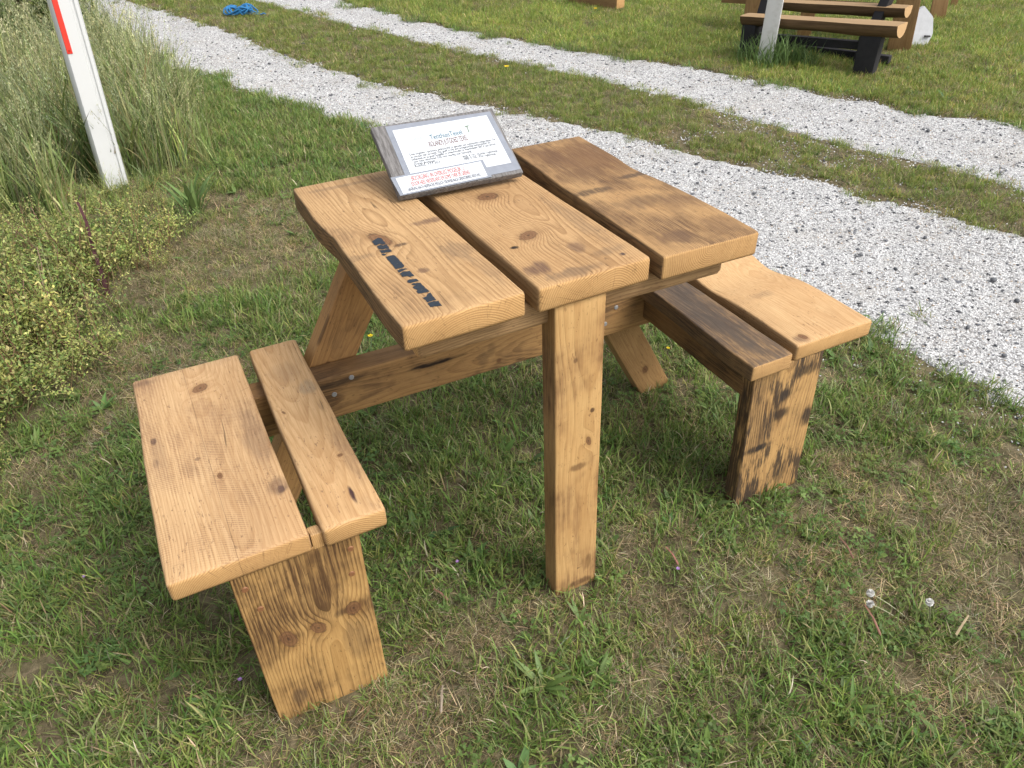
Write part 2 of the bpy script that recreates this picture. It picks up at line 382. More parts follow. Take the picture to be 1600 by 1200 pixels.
# ------------------------------------------------------------------ ground sheet
def mat_ground():
    t = NT('soil_and_thatch'); P = t.coord('Object')
    n1 = t.noise(P, 3.0, 5, 0.6); n2 = t.noise(P, 45, 4, 0.65); n3 = t.noise(P, 260, 3, 0.6)
    c = t.mix(t.smooth(n1, 0.35, 0.65), (0.080, 0.065, 0.038), (0.110, 0.098, 0.052))
    c = t.mix(t.smooth(n2, 0.4, 0.7), c, (0.17, 0.14, 0.085))
    c = t.mix(t.smooth(n3, 0.5, 0.75, 0, 0.6), c, (0.24, 0.19, 0.11))
    c = t.mix(t.smooth(t.noise(P, 18, 3, 0.6), 0.52, 0.7, 0, 0.7), c, (0.035, 0.028, 0.018))
    nm = t.bump(t.add(n2, t.mul(n3, 0.5)), 0.8, 0.008)
    return t.done(t.principled(c, 0.95, nm, 0.1))
MG = mat_ground()
def grid_axis(lo, hi, step, far):
    a = np.arange(lo, hi+1e-6, step)
    ext = [5, 12, 30, far]
    return np.concatenate([[lo-e for e in reversed(ext)], a, [hi+e for e in ext]])
gx = grid_axis(-3.0, 8.0, 0.08, 120); gy = grid_axis(-2.0, 11.0, 0.08, 120)
GX, GY = np.meshgrid(gx, gy); GZ = gheight(GX, GY)
nxg, nyg = len(gx), len(gy)
vv = np.stack([GX.ravel(), GY.ravel(), GZ.ravel()], 1)
ii = (np.arange(nyg-1)[:, None]*nxg + np.arange(nxg-1)[None, :]).ravel()
ff = np.stack([ii, ii+1, ii+nxg+1, ii+nxg], 1)
def np_mesh(name, v, f, mat):
    me = bpy.data.meshes.new(name); me.vertices.add(len(v)); me.vertices.foreach_set('co', np.asarray(v, np.float32).ravel())
    k = f.shape[1]; me.loops.add(f.size); me.loops.foreach_set('vertex_index', f.astype(np.int32).ravel())
    me.polygons.add(len(f)); me.polygons.foreach_set('loop_start', np.arange(0, f.size, k, dtype=np.int32))
    me.polygons.foreach_set('use_smooth', np.ones(len(f), bool)); me.update(calc_edges=True); me.validate()
    if mat: me.materials.append(mat)
    return me
g = bpy.data.objects.new('ground', np_mesh('ground', vv, ff, MG)); COL.objects.link(g)
tag(g, kind='structure', label='brown soil and thatch under the grass', cat='ground')

# ------------------------------------------------------------------ gravel tracks
def mat_gravel():
    t = NT('crushed_shell_gravel'); P = t.coord('Object')
    c1 = t.voro(P, 190, out='Color'); d1 = t.voro(P, 190, out='Distance')
    c2 = t.voro(P, 95, out='Color'); d2 = t.voro(P, 95)
    h1 = t.sep(c1)[0]; h2 = t.sep(c2)[1]
    c = t.ramp(h1, [(0.0, (0.12, 0.12, 0.125)), (0.12, (0.28, 0.28, 0.29)), (0.34, (0.48, 0.48, 0.48)), (0.75, (0.61, 0.61, 0.605)), (1.0, (0.74, 0.74, 0.73))])
    c = t.mix(t.smooth(h2, 0.93, 0.95, 0, 0.8), c, (0.09, 0.09, 0.095))
    c = t.mix(t.smooth(d1, 0.35, 0.62, 0, 0.55), c, (0.16, 0.15, 0.135))
    c = t.mix(t.smooth(t.noise(P, 2.6, 5, 0.65), 0.45, 0.75, 0, 0.45), c, (0.33, 0.30, 0.26))
    hh = t.sub(t.add(t.mul(h1, 0.7), t.mul(h2, 0.4)), t.mul(d1, 0.8))
    nm = t.bump(hh, 0.8, 0.004)
    return t.done(t.principled(c, 0.85, nm, 0.2))
MGV = mat_gravel()
def track(name, Ea, Eb, label):
    ys = np.concatenate([np.arange(-3.0, 12.0, 0.02), [16, 25, 45]])
    nu = 46
    V = []
    for y in ys:
        xa, xb = float(Ea(y)), float(Eb(y))
        ra = (fbm(np.array([xa]), np.array([y]), 5.0, 3)[0]-.5)*.10 + (fbm(np.array([xa]), np.array([y]), 24.0, 9)[0]-.5)*.11
        rb = (fbm(np.array([xb]), np.array([y]), 5.0, 3)[0]-.5)*.10 + (fbm(np.array([xb]), np.array([y]), 24.0, 8)[0]-.5)*.11
        xa -= ra + 0.03; xb += rb + 0.03
        for k in range(nu+1):
            q = k/nu; V.append((xa+(xb-xa)*q, y, 0.0))
    V = np.array(V)
    e = np.tile(np.minimum(np.arange(nu+1), nu-np.arange(nu+1)), len(ys))
    V[:, 2] = gheight(V[:, 0], V[:, 1]) + np.where(e == 0, -0.012, 0.007) + (fbm(V[:, 0], V[:, 1], 16, 55, 3)-.5)*0.010*(e > 0)
    w = nu+1; i = (np.arange(len(ys)-1)[:, None]*w + np.arange(nu)[None, :]).ravel()
    F = np.stack([i, i+1, i+w+1, i+w], 1)
    o = bpy.data.objects.new(name, np_mesh(name, V, F, MGV)); COL.objects.link(o)
    return tag(o, kind='structure', label=label, cat='track')
track('gravel_track', E1, E2, 'white crushed shell wheel track running close behind the picnic table')
track('gravel_track', E3, E4, 'white crushed shell wheel track beyond the grassy middle strip')

# ------------------------------------------------------------------ the picnic table
TBL = empty('picnic_table', (0.07, 0.3, 0))
tag(TBL, 'rustic reclaimed timber picnic table with two joined bench seats standing on the lawn', 'picnic table')
ZT, TT = 0.750, 0.046
DK = (0.085, 0.055, 0.038); GR = (0.11, 0.075, 0.058); PURP = (0.115, 0.065, 0.05)
w_L = wood('wood_stencilled', pith=(0.01, -0.075), tilt=0.012, spacing=0.0036, seed=3.1, dirt=0.30, side=0.85, contrast=0.66, cracks=0.5,
           knots=[(-.028, -.012, .017, .014)],
           stains=[(-.008, -.157, .014, .010, .7, PURP), (-.005, -.05, .020, .008, .8, (.05, .03, .025)), (.075, .016, .045, .016, .75, PURP), (.07, -.12, .04, .05, .45, GR), (-.09, -.06, .05, .014, .35, GR), (0, .26, .1, .012, .4, GR), (.085, -.2, .02, .08, .3, GR)], warp=0.025)
w_M = wood('wood_knotty', pith=(.03, -.045), tilt=0.03, spacing=0.0040, seed=8.4, dirt=0.36, side=0.3, contrast=0.66, cracks=0.6, light=(0.48, 0.305, 0.16),
           knots=[(-.028, -.118, .0145, .022), (-.012, .075, .017, .020)],
           stains=[(-.073, -.148, .011, .007, 1.0, (.02, .013, .010)), (.074, -.262, .010, .008, .9, (.05, .032, .036)), (-.075, -.235, .03, .03, .85, PURP), (-.03, -.275, .07, .02, .6, GR), (.02, -.20, .02, .03, .6, PURP), (.06, -.24, .05, .02, .4, GR), (.08, -.1, .025, .16, .35, GR)], warp=0.03)
w_R = wood('wood_darkened', pith=(.0, .022), tilt=0.02, spacing=0.0038, seed=5.7, dirt=.80, side=0.75, contrast=0.66, cracks=0.25, light=(0.47, 0.295, 0.145), dirtcol=(.12, .07, .04),
           stains=[(-.06, .0, .07, .018, .9, (.10, .065, .042)), (.07, .035, .06, .014, .9, (.09, .06, .042)), (.03, .17, .12, .14, .8, (.15, .08, .042)), (-.05, .22, .06, .08, .7, (.13, .07, .04)), (-.03, .09, .09, .05, .6, (.14, .08, .045)), (0., -.09, .07, .04, .7, (.13, .08, .05)), (.06, -.13, .05, .05, .5, (.15, .085, .05)),
                   (-.04, -.25, .06, .03, .75, (.12, .07, .045)), (.07, -.24, .05, .04, .5, (.15, .085, .05))], warp=0.02)
def wane(t):      # bark-side edge of the stencilled plank bellies outwards towards the middle
    return 0.002*math.sin(t*9+0.5)+0.0025*math.exp(-((t-0.72)/0.06)**2)-0.003*math.exp(-((t-0.55)/0.05)**2)
pL = plank('tabletop_plank', (-.162, .010, .7565-TT/2), (-.176, .614, .7565-TT/2), .206, .200, TT, (0, 0, 1), w_L, TBL, r=.0062, seed=1, wob=.0008, left=wane, top=lambda t: 0)
pM = plank('tabletop_plank', (.0745, .022, ZT-TT/2), (.062, .612, ZT-TT/2), .219, .212, TT, (0, 0, 1), w_M, TBL, r=.006, seed=2, wob=.0012)
pR = plank('tabletop_plank', (.3035, .014, ZT-TT/2), (.3095, .616, ZT-TT/2), .207, .180, TT, (0, 0, 1), w_R, TBL, r=.005, seed=3, wob=.0014,
           right=lambda t: -0.006*math.exp(-((t-.62)/.09)**2)+.003*math.sin(7*t), top=lambda t: -.002*math.exp(-((t-.6)/.1)**2))
pL['label'] = 'plank with worn black stencil lettering and a rough bark edge'; pM['label'] = 'middle plank with a round knot'; pR['label'] = 'plank darkened with brown stains'
w_clt = wood('wood_cleat', pith=(.05, -.02), seed=14.2, dirt=.3, spacing=.003)
plank('cleat', (-.232, .080, ZT-TT-.0245), (.372, .075, ZT-TT-.0245), .05, .05, .046, (0, 0, 1), w_clt, TBL, r=.010, seed=9)
plank('cleat', (-.232, .540, ZT-TT-.0245), (.372, .545, ZT-TT-.0245), .05, .05, .046, (0, 0, 1), w_clt, TBL, r=.010, seed=10)
# worn stencil print
def mat_stencil():
    t = NT('worn_stencil_paint'); P = t.coord('Object')
    n = t.noise(t.comb(t.mul(t.sep(P)[0], 130), t.mul(t.sep(P)[1], 420), 0), 1.0, 3, .6)
    c = t.mix(n, (.012, .016, .022), (.035, .045, .058))
    p = t.principled(c, .7, None, .2)
    tr = t.n('ShaderNodeBsdfTransparent'); mx = t.n('ShaderNodeMixShader')
    t.put(mx.inputs[0], t.smooth(t.add(t.mul(n, .6), t.mul(t.noise(P, 90, 3, .6), .5)), .36, .43)); t.t.links.new(tr.outputs[0], mx.inputs[1]); t.t.links.new(p.outputs[0], mx.inputs[2])
    return t.done(mx)
STEN = [[(105, 160), (190, 105), (245, 115), (275, 160), (300, 190), (255, 205), (215, 190), (170, 215), (130, 200)], [(178, 225), (225, 205), (262, 216), (308, 200), (345, 235), (360, 262), (290, 262), (250, 275), (198, 268)],
        [(205, 285), (255, 283), (300, 272), (365, 272), (395, 300), (280, 325), (240, 320)], [(238, 332), (285, 337), (330, 326), (288, 358), (250, 355)],
        [(300, 380), (400, 355), (440, 365), (500, 430), (540, 470), (570, 500), (560, 530), (500, 545), (450, 560), (420, 520), (350, 440)], [(462, 572), (520, 556), (580, 545), (620, 555), (560, 575), (500, 605), (485, 600)],
        [(505, 622), (560, 590), (640, 582), (665, 600), (715, 655), (650, 670), (610, 656), (540, 664), (530, 646)],
        [(610, 735), (640, 705), (740, 695), (790, 730), (720, 742), (650, 760), (620, 752)], [(668, 780), (700, 758), (800, 752), (850, 800), (935, 880), (880, 895), (770, 907), (745, 884), (762, 864), (700, 832), (690, 812), (735, 790)],
        [(825, 970), (890, 950), (908, 912), (945, 892), (985, 950), (1030, 1000), (980, 1012), (900, 1040), (862, 992)], [(905, 1052), (985, 1022), (1062, 1012), (1115, 1085), (1000, 1095), (950, 1108)]]
bm = bmesh.new()
for poly in STEN:
    vs_ = []
    for i, (a, b) in enumerate(poly):
        a2, b2 = poly[(i+1) % len(poly)]
        for q in (0.0, 0.34, 0.67):
            j = 5 if q else 0
            p = px(570+(a+(a2-a)*q+random.uniform(-j, j))/9.23, 360+(b+(b2-b)*q+random.uniform(-j, j))/9.23, .7571)
            vs_.append(bm.verts.new((p[0], p[1], .7571)))
    bm.faces.new(vs_)
bmesh.ops.recalc_face_normals(bm, faces=bm.faces)
for f in bm.faces:
    if f.normal.z < 0: f.normal_flip()
st = bm_obj('stencil_mark', bm, mat_stencil())
st.parent = pL; st.matrix_parent_inverse = (TBL.matrix_basis.inverted() @ Matrix.Identity(4)).inverted() @ Matrix.Identity(4)
st.matrix_parent_inverse = pL.matrix_basis.inverted() if False else Matrix.Identity(4)
bpy.context.view_layer.update()
st.matrix_parent_inverse = pL.matrix_world.inverted()

# legs
w_FL = wood('wood_front_leg', pith=(.02, -.09), tilt=.004, spacing=.0045, seed=21.3, dirt=.62, side=.45, contrast=.5, light=(.56, .355, .165), late=(.34, .18, .07), dirtcol=(.17, .09, .045),
            knots=[(.022, .05, .007, .006)], stains=[(.0, -.005, .03, .012, .7, (.12, .06, .03)), (.006, -.29, .005, .005, .9, (.06, .03, .02)), (.028, .12, .006, .006, .9, (.07, .035, .02)), (-.01, .24, .006, .008, .8, (.10, .05, .03)), (.0, -.15, .012, .09, .45, (.20, .10, .05)), (.01, -.335, .04, .012, .8, (.10, .05, .03)), (.03, -.28, .008, .03, .6, (.14, .07, .03))])
plank('front_leg', (.050, .024, -.012), (.052, .053, ZT-TT-.001), .100, .100, .047, (0, -1, 0), w_FL, TBL, r=.004, seed=4, wob=.0008)
w_RL = wood('wood_rear_leg', pith=(.0, -.09), tilt=.01, spacing=.0032, seed=31.9, dirt=.35, side=.1, contrast=.5, light=(.50, .28, .115), knots=[(-.01, .05, .005, .002)], stains=[(.02, .0, .03, .03, .6, DK)])
w_RL2 = wood('wood_rear_leg_pale', pith=(.03, -.07), tilt=.01, spacing=.0034, seed=37.9, dirt=.15, side=.1, contrast=.4, light=(.48, .29, .135), knots=[(.0, -.30, .009, .004)])
for s, wm, sd_ in ((-1, w_RL, 5), (1, w_RL2, 6)):
    cx = .068
    bot = (cx+s*.572, .541, -.02); topp = (cx+s*.176, .541, ZT-TT-.004)
    plank('rear_leg', bot, topp, .094, .094, .050, (0, -1, 0), wm, TBL, r=.003, seed=sd_, wob=.0006)
# cross rail
w_RAIL = wood('wood_rail', pith=(.01, -.08), tilt=.01, spacing=.003, seed=44.0, dirt=.55, side=.45, contrast=.55, light=(.46, .27, .12), dirtcol=(.12, .07, .04), knots=[(.03, .02, .005, .002), (-.01, .20, .01, .004)],
              stains=[(-.015, -.14, .008, .09, 1.0, (.03, .02, .016)), (-.035, -.36, .012, .12, .8, (.06, .04, .028)), (.01, -.02, .03, .02, .5, DK), (-.01, .0, .03, .015, .4, DK)])
rail = plank('cross_rail', (-.672, .483, .344), (.826, .483, .333), .106, .106, .060, (0, -1, 0), w_RAIL, TBL, r=.004, seed=7, wob=.0008)
m_screw = simple('zinc_screw', (.30, .30, .30), .4, .5, 200, .2)
def disc(name, c, n, rad, h, mat, parent, slot=True):
    bm = bmesh.new(); c = Vector(c); n = Vector(n).normalized()
    q = n.to_track_quat('Z', 'Y').to_matrix().to_4x4(); q.translation = c
    bmesh.ops.create_cone(bm, cap_ends=True, segments=18, radius1=rad, radius2=rad*.82, depth=h, matrix=q)
    if slot:
        q2 = q.copy(); q2.translation = c + n*(h*.45)
        bmesh.ops.create_cone(bm, cap_ends=True, segments=6, radius1=rad*.42, radius2=rad*.36, depth=h*.4, matrix=q2)
    o = bm_obj(name, bm, mat, None, False); o.parent = parent
    bpy.context.view_layer.update(); o.matrix_parent_inverse = parent.matrix_world.inverted()
    return o
for x, z in ((-.257, .381), (-.300, .350), (.425, .362), (.395, .322)):
    disc('screw', (x, .4525, z), (0, -1, 0), .0062, .003, m_screw, rail)

# seats
w_AO = wood('wood_wide_seat', pith=(.02, -.10), tilt=.008, spacing=.0034, seed=52.5, dirt=.34, side=.15, contrast=.6, light=(.55, .37, .215), late=(.33, .185, .09), dirtcol=(.17, .095, .06), cracks=.4,
            knots=[(.018, .20, .0125, .012), (.008, -.084, .005, .006)],
            stains=[(-.087, .272, .030, .016, .65, PURP), (.095, -.168, .010, .012, .9, (.06, .04, .045)), (-.085, .068, .007, .014, .9, (.06, .035, .035)), (-.02, -.02, .006, .005, .7, PURP), (-.088, .0, .006, .02, .6, PURP), (.085, .0, .03, .12, .45, (.16, .10, .075)), (.09, -.16, .025, .03, .6, PURP), (-.08, .03, .02, .07, .3, PURP)], saw=.8, seam=(-0.0029, -0.0085))
w_AI = wood('wood_narrow_seat', pith=(-.01, -.07), tilt=.03, spacing=.0040, seed=58.5, dirt=.25, side=.2, contrast=.5, light=(.55, .36, .20), late=(.32, .17, .075), dirtcol=(.17, .10, .07),
            knots=[(-.035, .04, .003, .008), (.025, -.13, .004, .010)], stains=[(.015, -.235, .006, .03, 1.0, (.06, .03, .03)), (.03, .10, .025, .03, .45, (.20, .17, .14)), (.04, -.12, .02, .12, .35, PURP), (.0, .17, .04, .05, .25, PURP)])
HL, TL = .4352, .040
aO = plank('seat_plank', (-.571, -.006, HL-TL/2), (-.572, .579, HL-TL/2), .218, .214, TL, (0, 0, 1), w_AO, TBL, r=.006, seed=11, wob=.0009, left=lambda t: -.002+.003*math.sin(5*t))
aI = plank('seat_plank', (-.388, -.009, HL-TL/2), (-.389, .580, HL-TL/2), .104, .102, TL, (0, 0, 1), w_AI, TBL, r=.0065, seed=12, wob=.0012)
aO['label'] = 'wide pale seat plank with a dark oval knot'
# thin glue line seam between the two boards of the wide seat
HS, TS = .4248, .040
w_BO = wood('wood_wavy_seat', pith=(.05, -.12), tilt=.01, spacing=.0036, seed=63.5, dirt=.22, side=.25, contrast=.35, light=(.54, .36, .20), late=(.33, .175, .08), knots=[(-.075, -.235, .008, .004), (-.08, .17, .012, .01)],
            stains=[(-.085, -.24, .02, .02, .7, PURP), (-.03, -.05, .05, .02, .3, GR)])
w_BI = wood('wood_tarred_seat', pith=(.0, -.08), tilt=.006, spacing=.0030, seed=68.5, dirt=.6, side=.55, contrast=.45, light=(.40, .25, .125), dirtcol=(.05, .04, .038),
            stains=[(-.0, .0, .12, .70, .85, (.085, .062, .050)), (.0, -.08, .05, .2, .7, (.06, .048, .044)), (.01, .15, .05, .12, .5, (.05, .04, .038))])
plank('seat_plank', (.725, .040, HS-TS/2), (.727, .560, HS-TS/2), .222, .216, TS, (0, 0, 1), w_BO, TBL, r=.0055, seed=13, wob=.0012,
      right=lambda t: -.012*math.exp(-((t-.60)/.10)**2)-.008*math.exp(-((t-.74)/.14)**2)+.002*math.exp(-((t-.2)/.15)**2), top=lambda t: -.009*math.exp(-((t-.58)/.12)**2))
bI = plank('seat_plank', (.532, .026, HS-TS/2), (.532, .560, HS-TS/2), .108, .106, TS, (0, 0, 1), w_BI, TBL, r=.0045, seed=14, wob=.0015, left=lambda t: .002*math.sin(9*t))
bI['label'] = 'narrow seat plank with a blackened top'
# bearers under the inner seat planks
w_BR = wood('wood_bearer', pith=(.0, -.06), seed=71, dirt=.75, side=.5, contrast=.55, spacing=.003, light=(.36, .20, .085), dirtcol=(.06, .036, .022), stains=[(.0, -.02, .02, .03, .8, (.03, .02, .015)), (.01, -.15, .03, .012, .8, (.04, .025, .02))])
plank('seat_bearer', (.5290, .068, HS-TS-.0385), (.5290, .452, HS-TS-.0385), .042, .042, .075, (0, 0, 1), w_BR, TBL, r=.004, seed=15)
plank('seat_bearer', (-.408, .046, HL-TL-.0385), (-.408, .452, HL-TL-.0385), .042, .042, .075, (0, 0, 1), w_BR, TBL, r=.004, seed=16)
plank('spacer_block', (-.451, .003, HL-.034), (-.451, .026, HL-.034), .020, .020, .040, (0, 0, 1), w_clt, TBL, r=.002, seed=17, n=4)
# bench legs
w_AL = wood('wood_left_bench_leg', pith=(.025, -.045), tilt=.003, spacing=.0046, seed=81.4, dirt=.75, side=.4, contrast=.6, furrow=.65, light=(.50, .31, .13), late=(.27, .145, .05), dirtcol=(.085, .045, .022),
            knots=[(-.048, .018, .015, .010), (.004, .016, .012, .010), (.070, .030, .013, .008)], warp=.004, stains=[(-.05, .02, .022, .014, .9, (.06, .035, .022)), (.065, .03, .035, .013, .9, (.07, .04, .025)), (-.06, -.14, .02, .03, .7, DK), (.06, -.05, .03, .08, .4, DK)])
aleg = plank('bench_leg', (-.489, .010, -.012), (-.489, .026, HL-TL-.001), .210, .211, .046, (0, -1, 0), w_AL, TBL, r=.003, seed=18, wob=.0008)
aleg['label'] = 'deeply grained bench leg board with knots and wooden plugs'
m_plug = simple('copper_brown_plug', (.20, .09, .04), .5, .3, 300, .25)
for u, v in ((548, 858), (550, 897), (383, 922), (407, 952)):
    r_ = CW + CR*(u-800)/CF + CU*(600-v)/CF; p = CPOS + r_*((-.0142-CPOS[1])/r_[1])
    disc('wooden_plug', p, (0, -1, 0), .0058, .002, m_plug, aleg, False)
w_BL = wood('wood_right_bench_leg', pith=(.0, -.08), tilt=.01, spacing=.0045, seed=88.4, dirt=.55, side=.40, contrast=.5, furrow=.3, light=(.52, .32, .14), dirtcol=(.05, .032, .024), blacken=.44,
            stains=[(-.05, -.02, .055, .014, 1.0, (.03, .024, .022)), (.0, .11, .03, .025, .95, (.03, .024, .022)), (.0, .06, .03, .02, .9, (.035, .026, .022)), (.085, .02, .02, .035, .9, (.03, .024, .022)), (.03, -.13, .03, .05, .6, (.04, .03, .024)), (.05, .16, .06, .02, .8, (.03, .024, .022))])
bleg = plank('bench_leg', (.6075, .0445, -.012), (.6075, .064, HS-TS-.001), .199, .199, .040, (0, -1, 0), w_BL, TBL, r=.004, seed=19, wob=.001)
bleg['label'] = 'scorched bench leg board with black patches'

# ------------------------------------------------------------------ the notice board on the table
F0 = px(624, 307, .772); F1 = px(818, 269, .772); B0 = px(574, 201, .860); B1 = px(766, 172, .860)
SO = Vector(F0); SU = (Vector(F1)-SO).normalized(); SD = (Vector(B0)+Vector(B1)-Vector(F0)-Vector(F1)); SD = (SD - SU*SD.dot(SU)).normalized(); SN = SU.cross(SD).normalized()
SW = (Vector(F1)-SO).length; SH = (Vector(B0)-SO).dot(SD)
def sp_(u, v, off=0.0):
    """where the sight line of a pixel meets the tilted board face"""
    r_ = Vector(CW + CR*(u-800)/CF + CU*(600-v)/CF); o_ = Vector(CPOS)
    t_ = (SO + SN*off - o_).dot(SN)/r_.dot(SN); return o_ + r_*t_
SGN = empty('notice_board', (float(SO[0])+.13, float(SO[1])+.05, .757))
tag(SGN, 'small tilted grey notice board with laminated white information sheets lying on the tabletop', 'sign')
w_SG = simple('weathered_grey_board', (.125, .105, .095), .8, .2, 90, .35, .4, (1, 4, 4))
def mat_greyply():
    t = NT('weathered_grey_wood'); P = t.coord('Object'); x, y, z = t.sep(P)
    f = t.noise(t.comb(t.mul(x, 25), t.mul(y, 160), t.mul(z, 260)), 1.0, 4, .65)
    s = t.noise(P, 420, 3, .7)
    c = t.mix(t.smooth(f, .3, .7), (.085, .080, .078), (.21, .205, .20))
    c = t.mix(t.smooth(s, .4, .7, 0, .5), c, (.13, .115, .108))
    return t.done(t.principled(c, .8, t.bump(t.add(f, s), .6, .001), .2))
m_gply = mat_greyply()
cA = SO + SU*(SW/2) - SN*.0075
board = plank('board', cA - SU*(SW/2) + SD*(SH/2), cA + SU*(SW/2) + SD*(SH/2), SH, SH, .015, SN, m_gply, SGN, r=.0018, seed=41, wob=.0004)
# prop under the raised edge
pb = SO + SU*(SW*.5) + SD*(SH*.86) - SN*.016
plank('prop', (pb[0], pb[1]-.004, .757), (pb[0], pb[1]-.004, pb[2]-.002), .16, .16, .022, (0, -1, 0), m_gply, SGN, r=.002, seed=42, n=3)
def mat_film():
    t = NT('laminate_film'); P = t.coord('Object')
    n = t.noise(P, 60, 4, .65)
    c = t.mix(n, (.15, .165, .195), (.25, .27, .31))
    return t.done(t.principled(c, .4, None, .3))
m_film = mat_film(); m_paper = simple('white_paper', (.52, .545, .57), .6, .15, 30, .03)
def sheet(name, quad, off, thick, mat, parent):
    P_ = [sp_(u, v, off) for u, v in quad]
    top_ = [tuple(p) for p in P_]; bot_ = [tuple(p - SN*thick) for p in P_]
    o = mesh_obj(name, top_+bot_, [(3, 2, 1, 0), (4, 5, 6, 7), (0, 1, 5, 4), (1, 2, 6, 5), (2, 3, 7, 6), (3, 0, 4, 7)], mat, None, False)
    o.parent = parent; bpy.context.view_layer.update(); o.matrix_parent_inverse = parent.matrix_world.inverted()
    return o
s1 = sheet('laminated_sheet', [(601.5, 198), (765.5, 174), (814, 264), (643, 298)], .0008, .0006, m_film, SGN)
p1 = sheet('paper', [(613, 204), (760, 180), (799, 254), (646, 283)], .0013, .0004, m_paper, s1)
s2 = sheet('laminated_strip', [(610, 277.5), (754, 249.5), (769, 276), (625.5, 306)], .0026, .0006, m_film, SGN)
p2 = sheet('paper', [(618, 278.5), (751, 252), (762, 275), (630, 303)], .0031, .0004, m_paper, s2)
def ink(name, c): 
    t = NT(name); return t.done(t.principled(t.mix(t.noise(t.coord(), 300, 2, .5), tuple(x*.85 for x in c), c), .5, None, .3))
i_teal = ink('ink_teal', (.02, .10, .15)); i_brown = ink('ink_brown_red', (.10, .022, .012)); i_grey = ink('ink_grey', (.02, .02, .025)); i_red = ink('ink_orange_red', (.42, .045, .02)); i_navy = ink('ink_dark', (.02, .02, .045)); i_pale = ink('ink_pale_green', (.42, .52, .50)); i_olive = ink('ink_grey_green', (.17, .22, .17))
def text(s, a, b, h, off, mat, parent, shear=0.0, bold=0.0):
    P0, P1 = sp_(*a, off), sp_(*b, off); W = (P1-P0).length
    cu = bpy.data.curves.new('lettering', 'FONT'); cu.body = s; cu.size = 1.0; cu.shear = shear; cu.offset = bold; cu.resolution_u = 3
    to = bpy.data.objects.new('lettering', cu); COL.objects.link(to)
    bpy.context.view_layer.update()
    dg = bpy.context.evaluated_depsgraph_get()
    me = bpy.data.meshes.new_from_object(to.evaluated_get(dg)); bpy.data.objects.remove(to); bpy.data.curves.remove(cu)
    co = np.zeros(len(me.vertices)*3); me.vertices.foreach_get('co', co); co = co.reshape(-1, 3)
    sx = W/max(1e-6, co[:, 0].max()-co[:, 0].min()); sy = h/0.7
    ux = (P1-P0).normalized(); uy = SN.cross(ux).normalized()
    W_ = np.array(P0)[None] + (co[:, :1]-co[:, 0].min())*sx*np.array(ux)[None] + co[:, 1:2]*sy*np.array(uy)[None]
    me.vertices.foreach_set('co', W_.ravel()); me.update(); me.materials.clear(); me.materials.append(mat)
    o = bpy.data.objects.new('lettering', me); COL.objects.link(o); o.parent = parent
    bpy.context.view_layer.update(); o.matrix_parent_inverse = parent.matrix_world.inverted()
    return o
def z1(a, b): return (610+a/8.889, 180+b/8.889)
def z2(a, b): return (615+a/9.412, 245+b/9.412)
o1, o2 = .0017, .0035
text('TenthuisTexel', z1(562, 340), z1(1005, 262), .0125, o1, i_teal, p1, 0, .0)
text('ROLANDS JUTGOED TEXEL', z1(550, 440), z1(1085, 342), .0130, o1, i_brown, p1, .2, .0)
for s, a, b in (('Deze originele 3 persoons picknicktafel (is gemaakt van authentieke steigerdelen. De', (272, 562), (1460, 345)),
                ('en planken zijn verzaagd. Dat geeft u niet een hoogwaardige buitengevoel die', (290, 597), (1395, 388)),
                ('behandeld en te goed mogelijk te onderhouden te downloaden. Bel of app gerust', (303, 632), (1465, 408)),
                ('voor meer informatie! Ook voor overleg over bezorging!', (325, 662), (1133, 512)),
                ('Overige afmetingen', (335, 694), (625, 642)), ('Roland, +31 657 ...', (346, 724), (745, 650)),
                ('PRIJS: \u20ac 275,- (Zonder rugleuning)', (1012, 592), (1490, 503)), ('PRIJS: \u20ac 350,- (Met rugleuning)', (1030, 622), (1465, 545))):
    text(s, z1(*a), z1(*b), .0052, o1, i_grey, p1)
text('BEZORGING  IN OVERLEG MOGELIJK  (:', z2(275, 352), z2(1050, 192), .0105, o2, i_red, p2, .1, .0)
text('(DOOR HEEL NEDERLAND EN SOMS OVER DE GRENS)', z2(275, 432), z2(1130, 248), .0095, o2, i_red, p2, .15, .0)
text('LIEFERUNG NACH ABSPRACHE M\u00d6GLICH TEILWEISE NACH GRENZ\u00dcBERSCHREITUNG', z2(222, 507), z2(1285, 277), .0072, o2, i_navy, p2, .05, .0)
def emblem(polys, mat, parent, off):
    bm = bmesh.new()
    for poly in polys: bm.faces.new([bm.verts.new(sp_(*z1(*p), off)) for p in reversed(poly)])
    o = bm_obj('emblem', bm, mat, None, False); o.parent = parent
    bpy.context.view_layer.update(); o.matrix_parent_inverse = parent.matrix_world.inverted()
emblem([[(1028, 155), (1040, 148), (1085, 138), (1093, 152), (1070, 158), (1100, 235), (1088, 240), (1058, 162), (1035, 170)]], i_olive, p1, o1)
emblem([[(290, 352), (382, 282), (386, 292), (312, 346)], [(382, 282), (465, 316), (455, 320), (386, 292)], [(312, 346), (335, 322), (420, 308), (455, 320), (420, 330), (360, 335)]], i_pale, p1, o1)

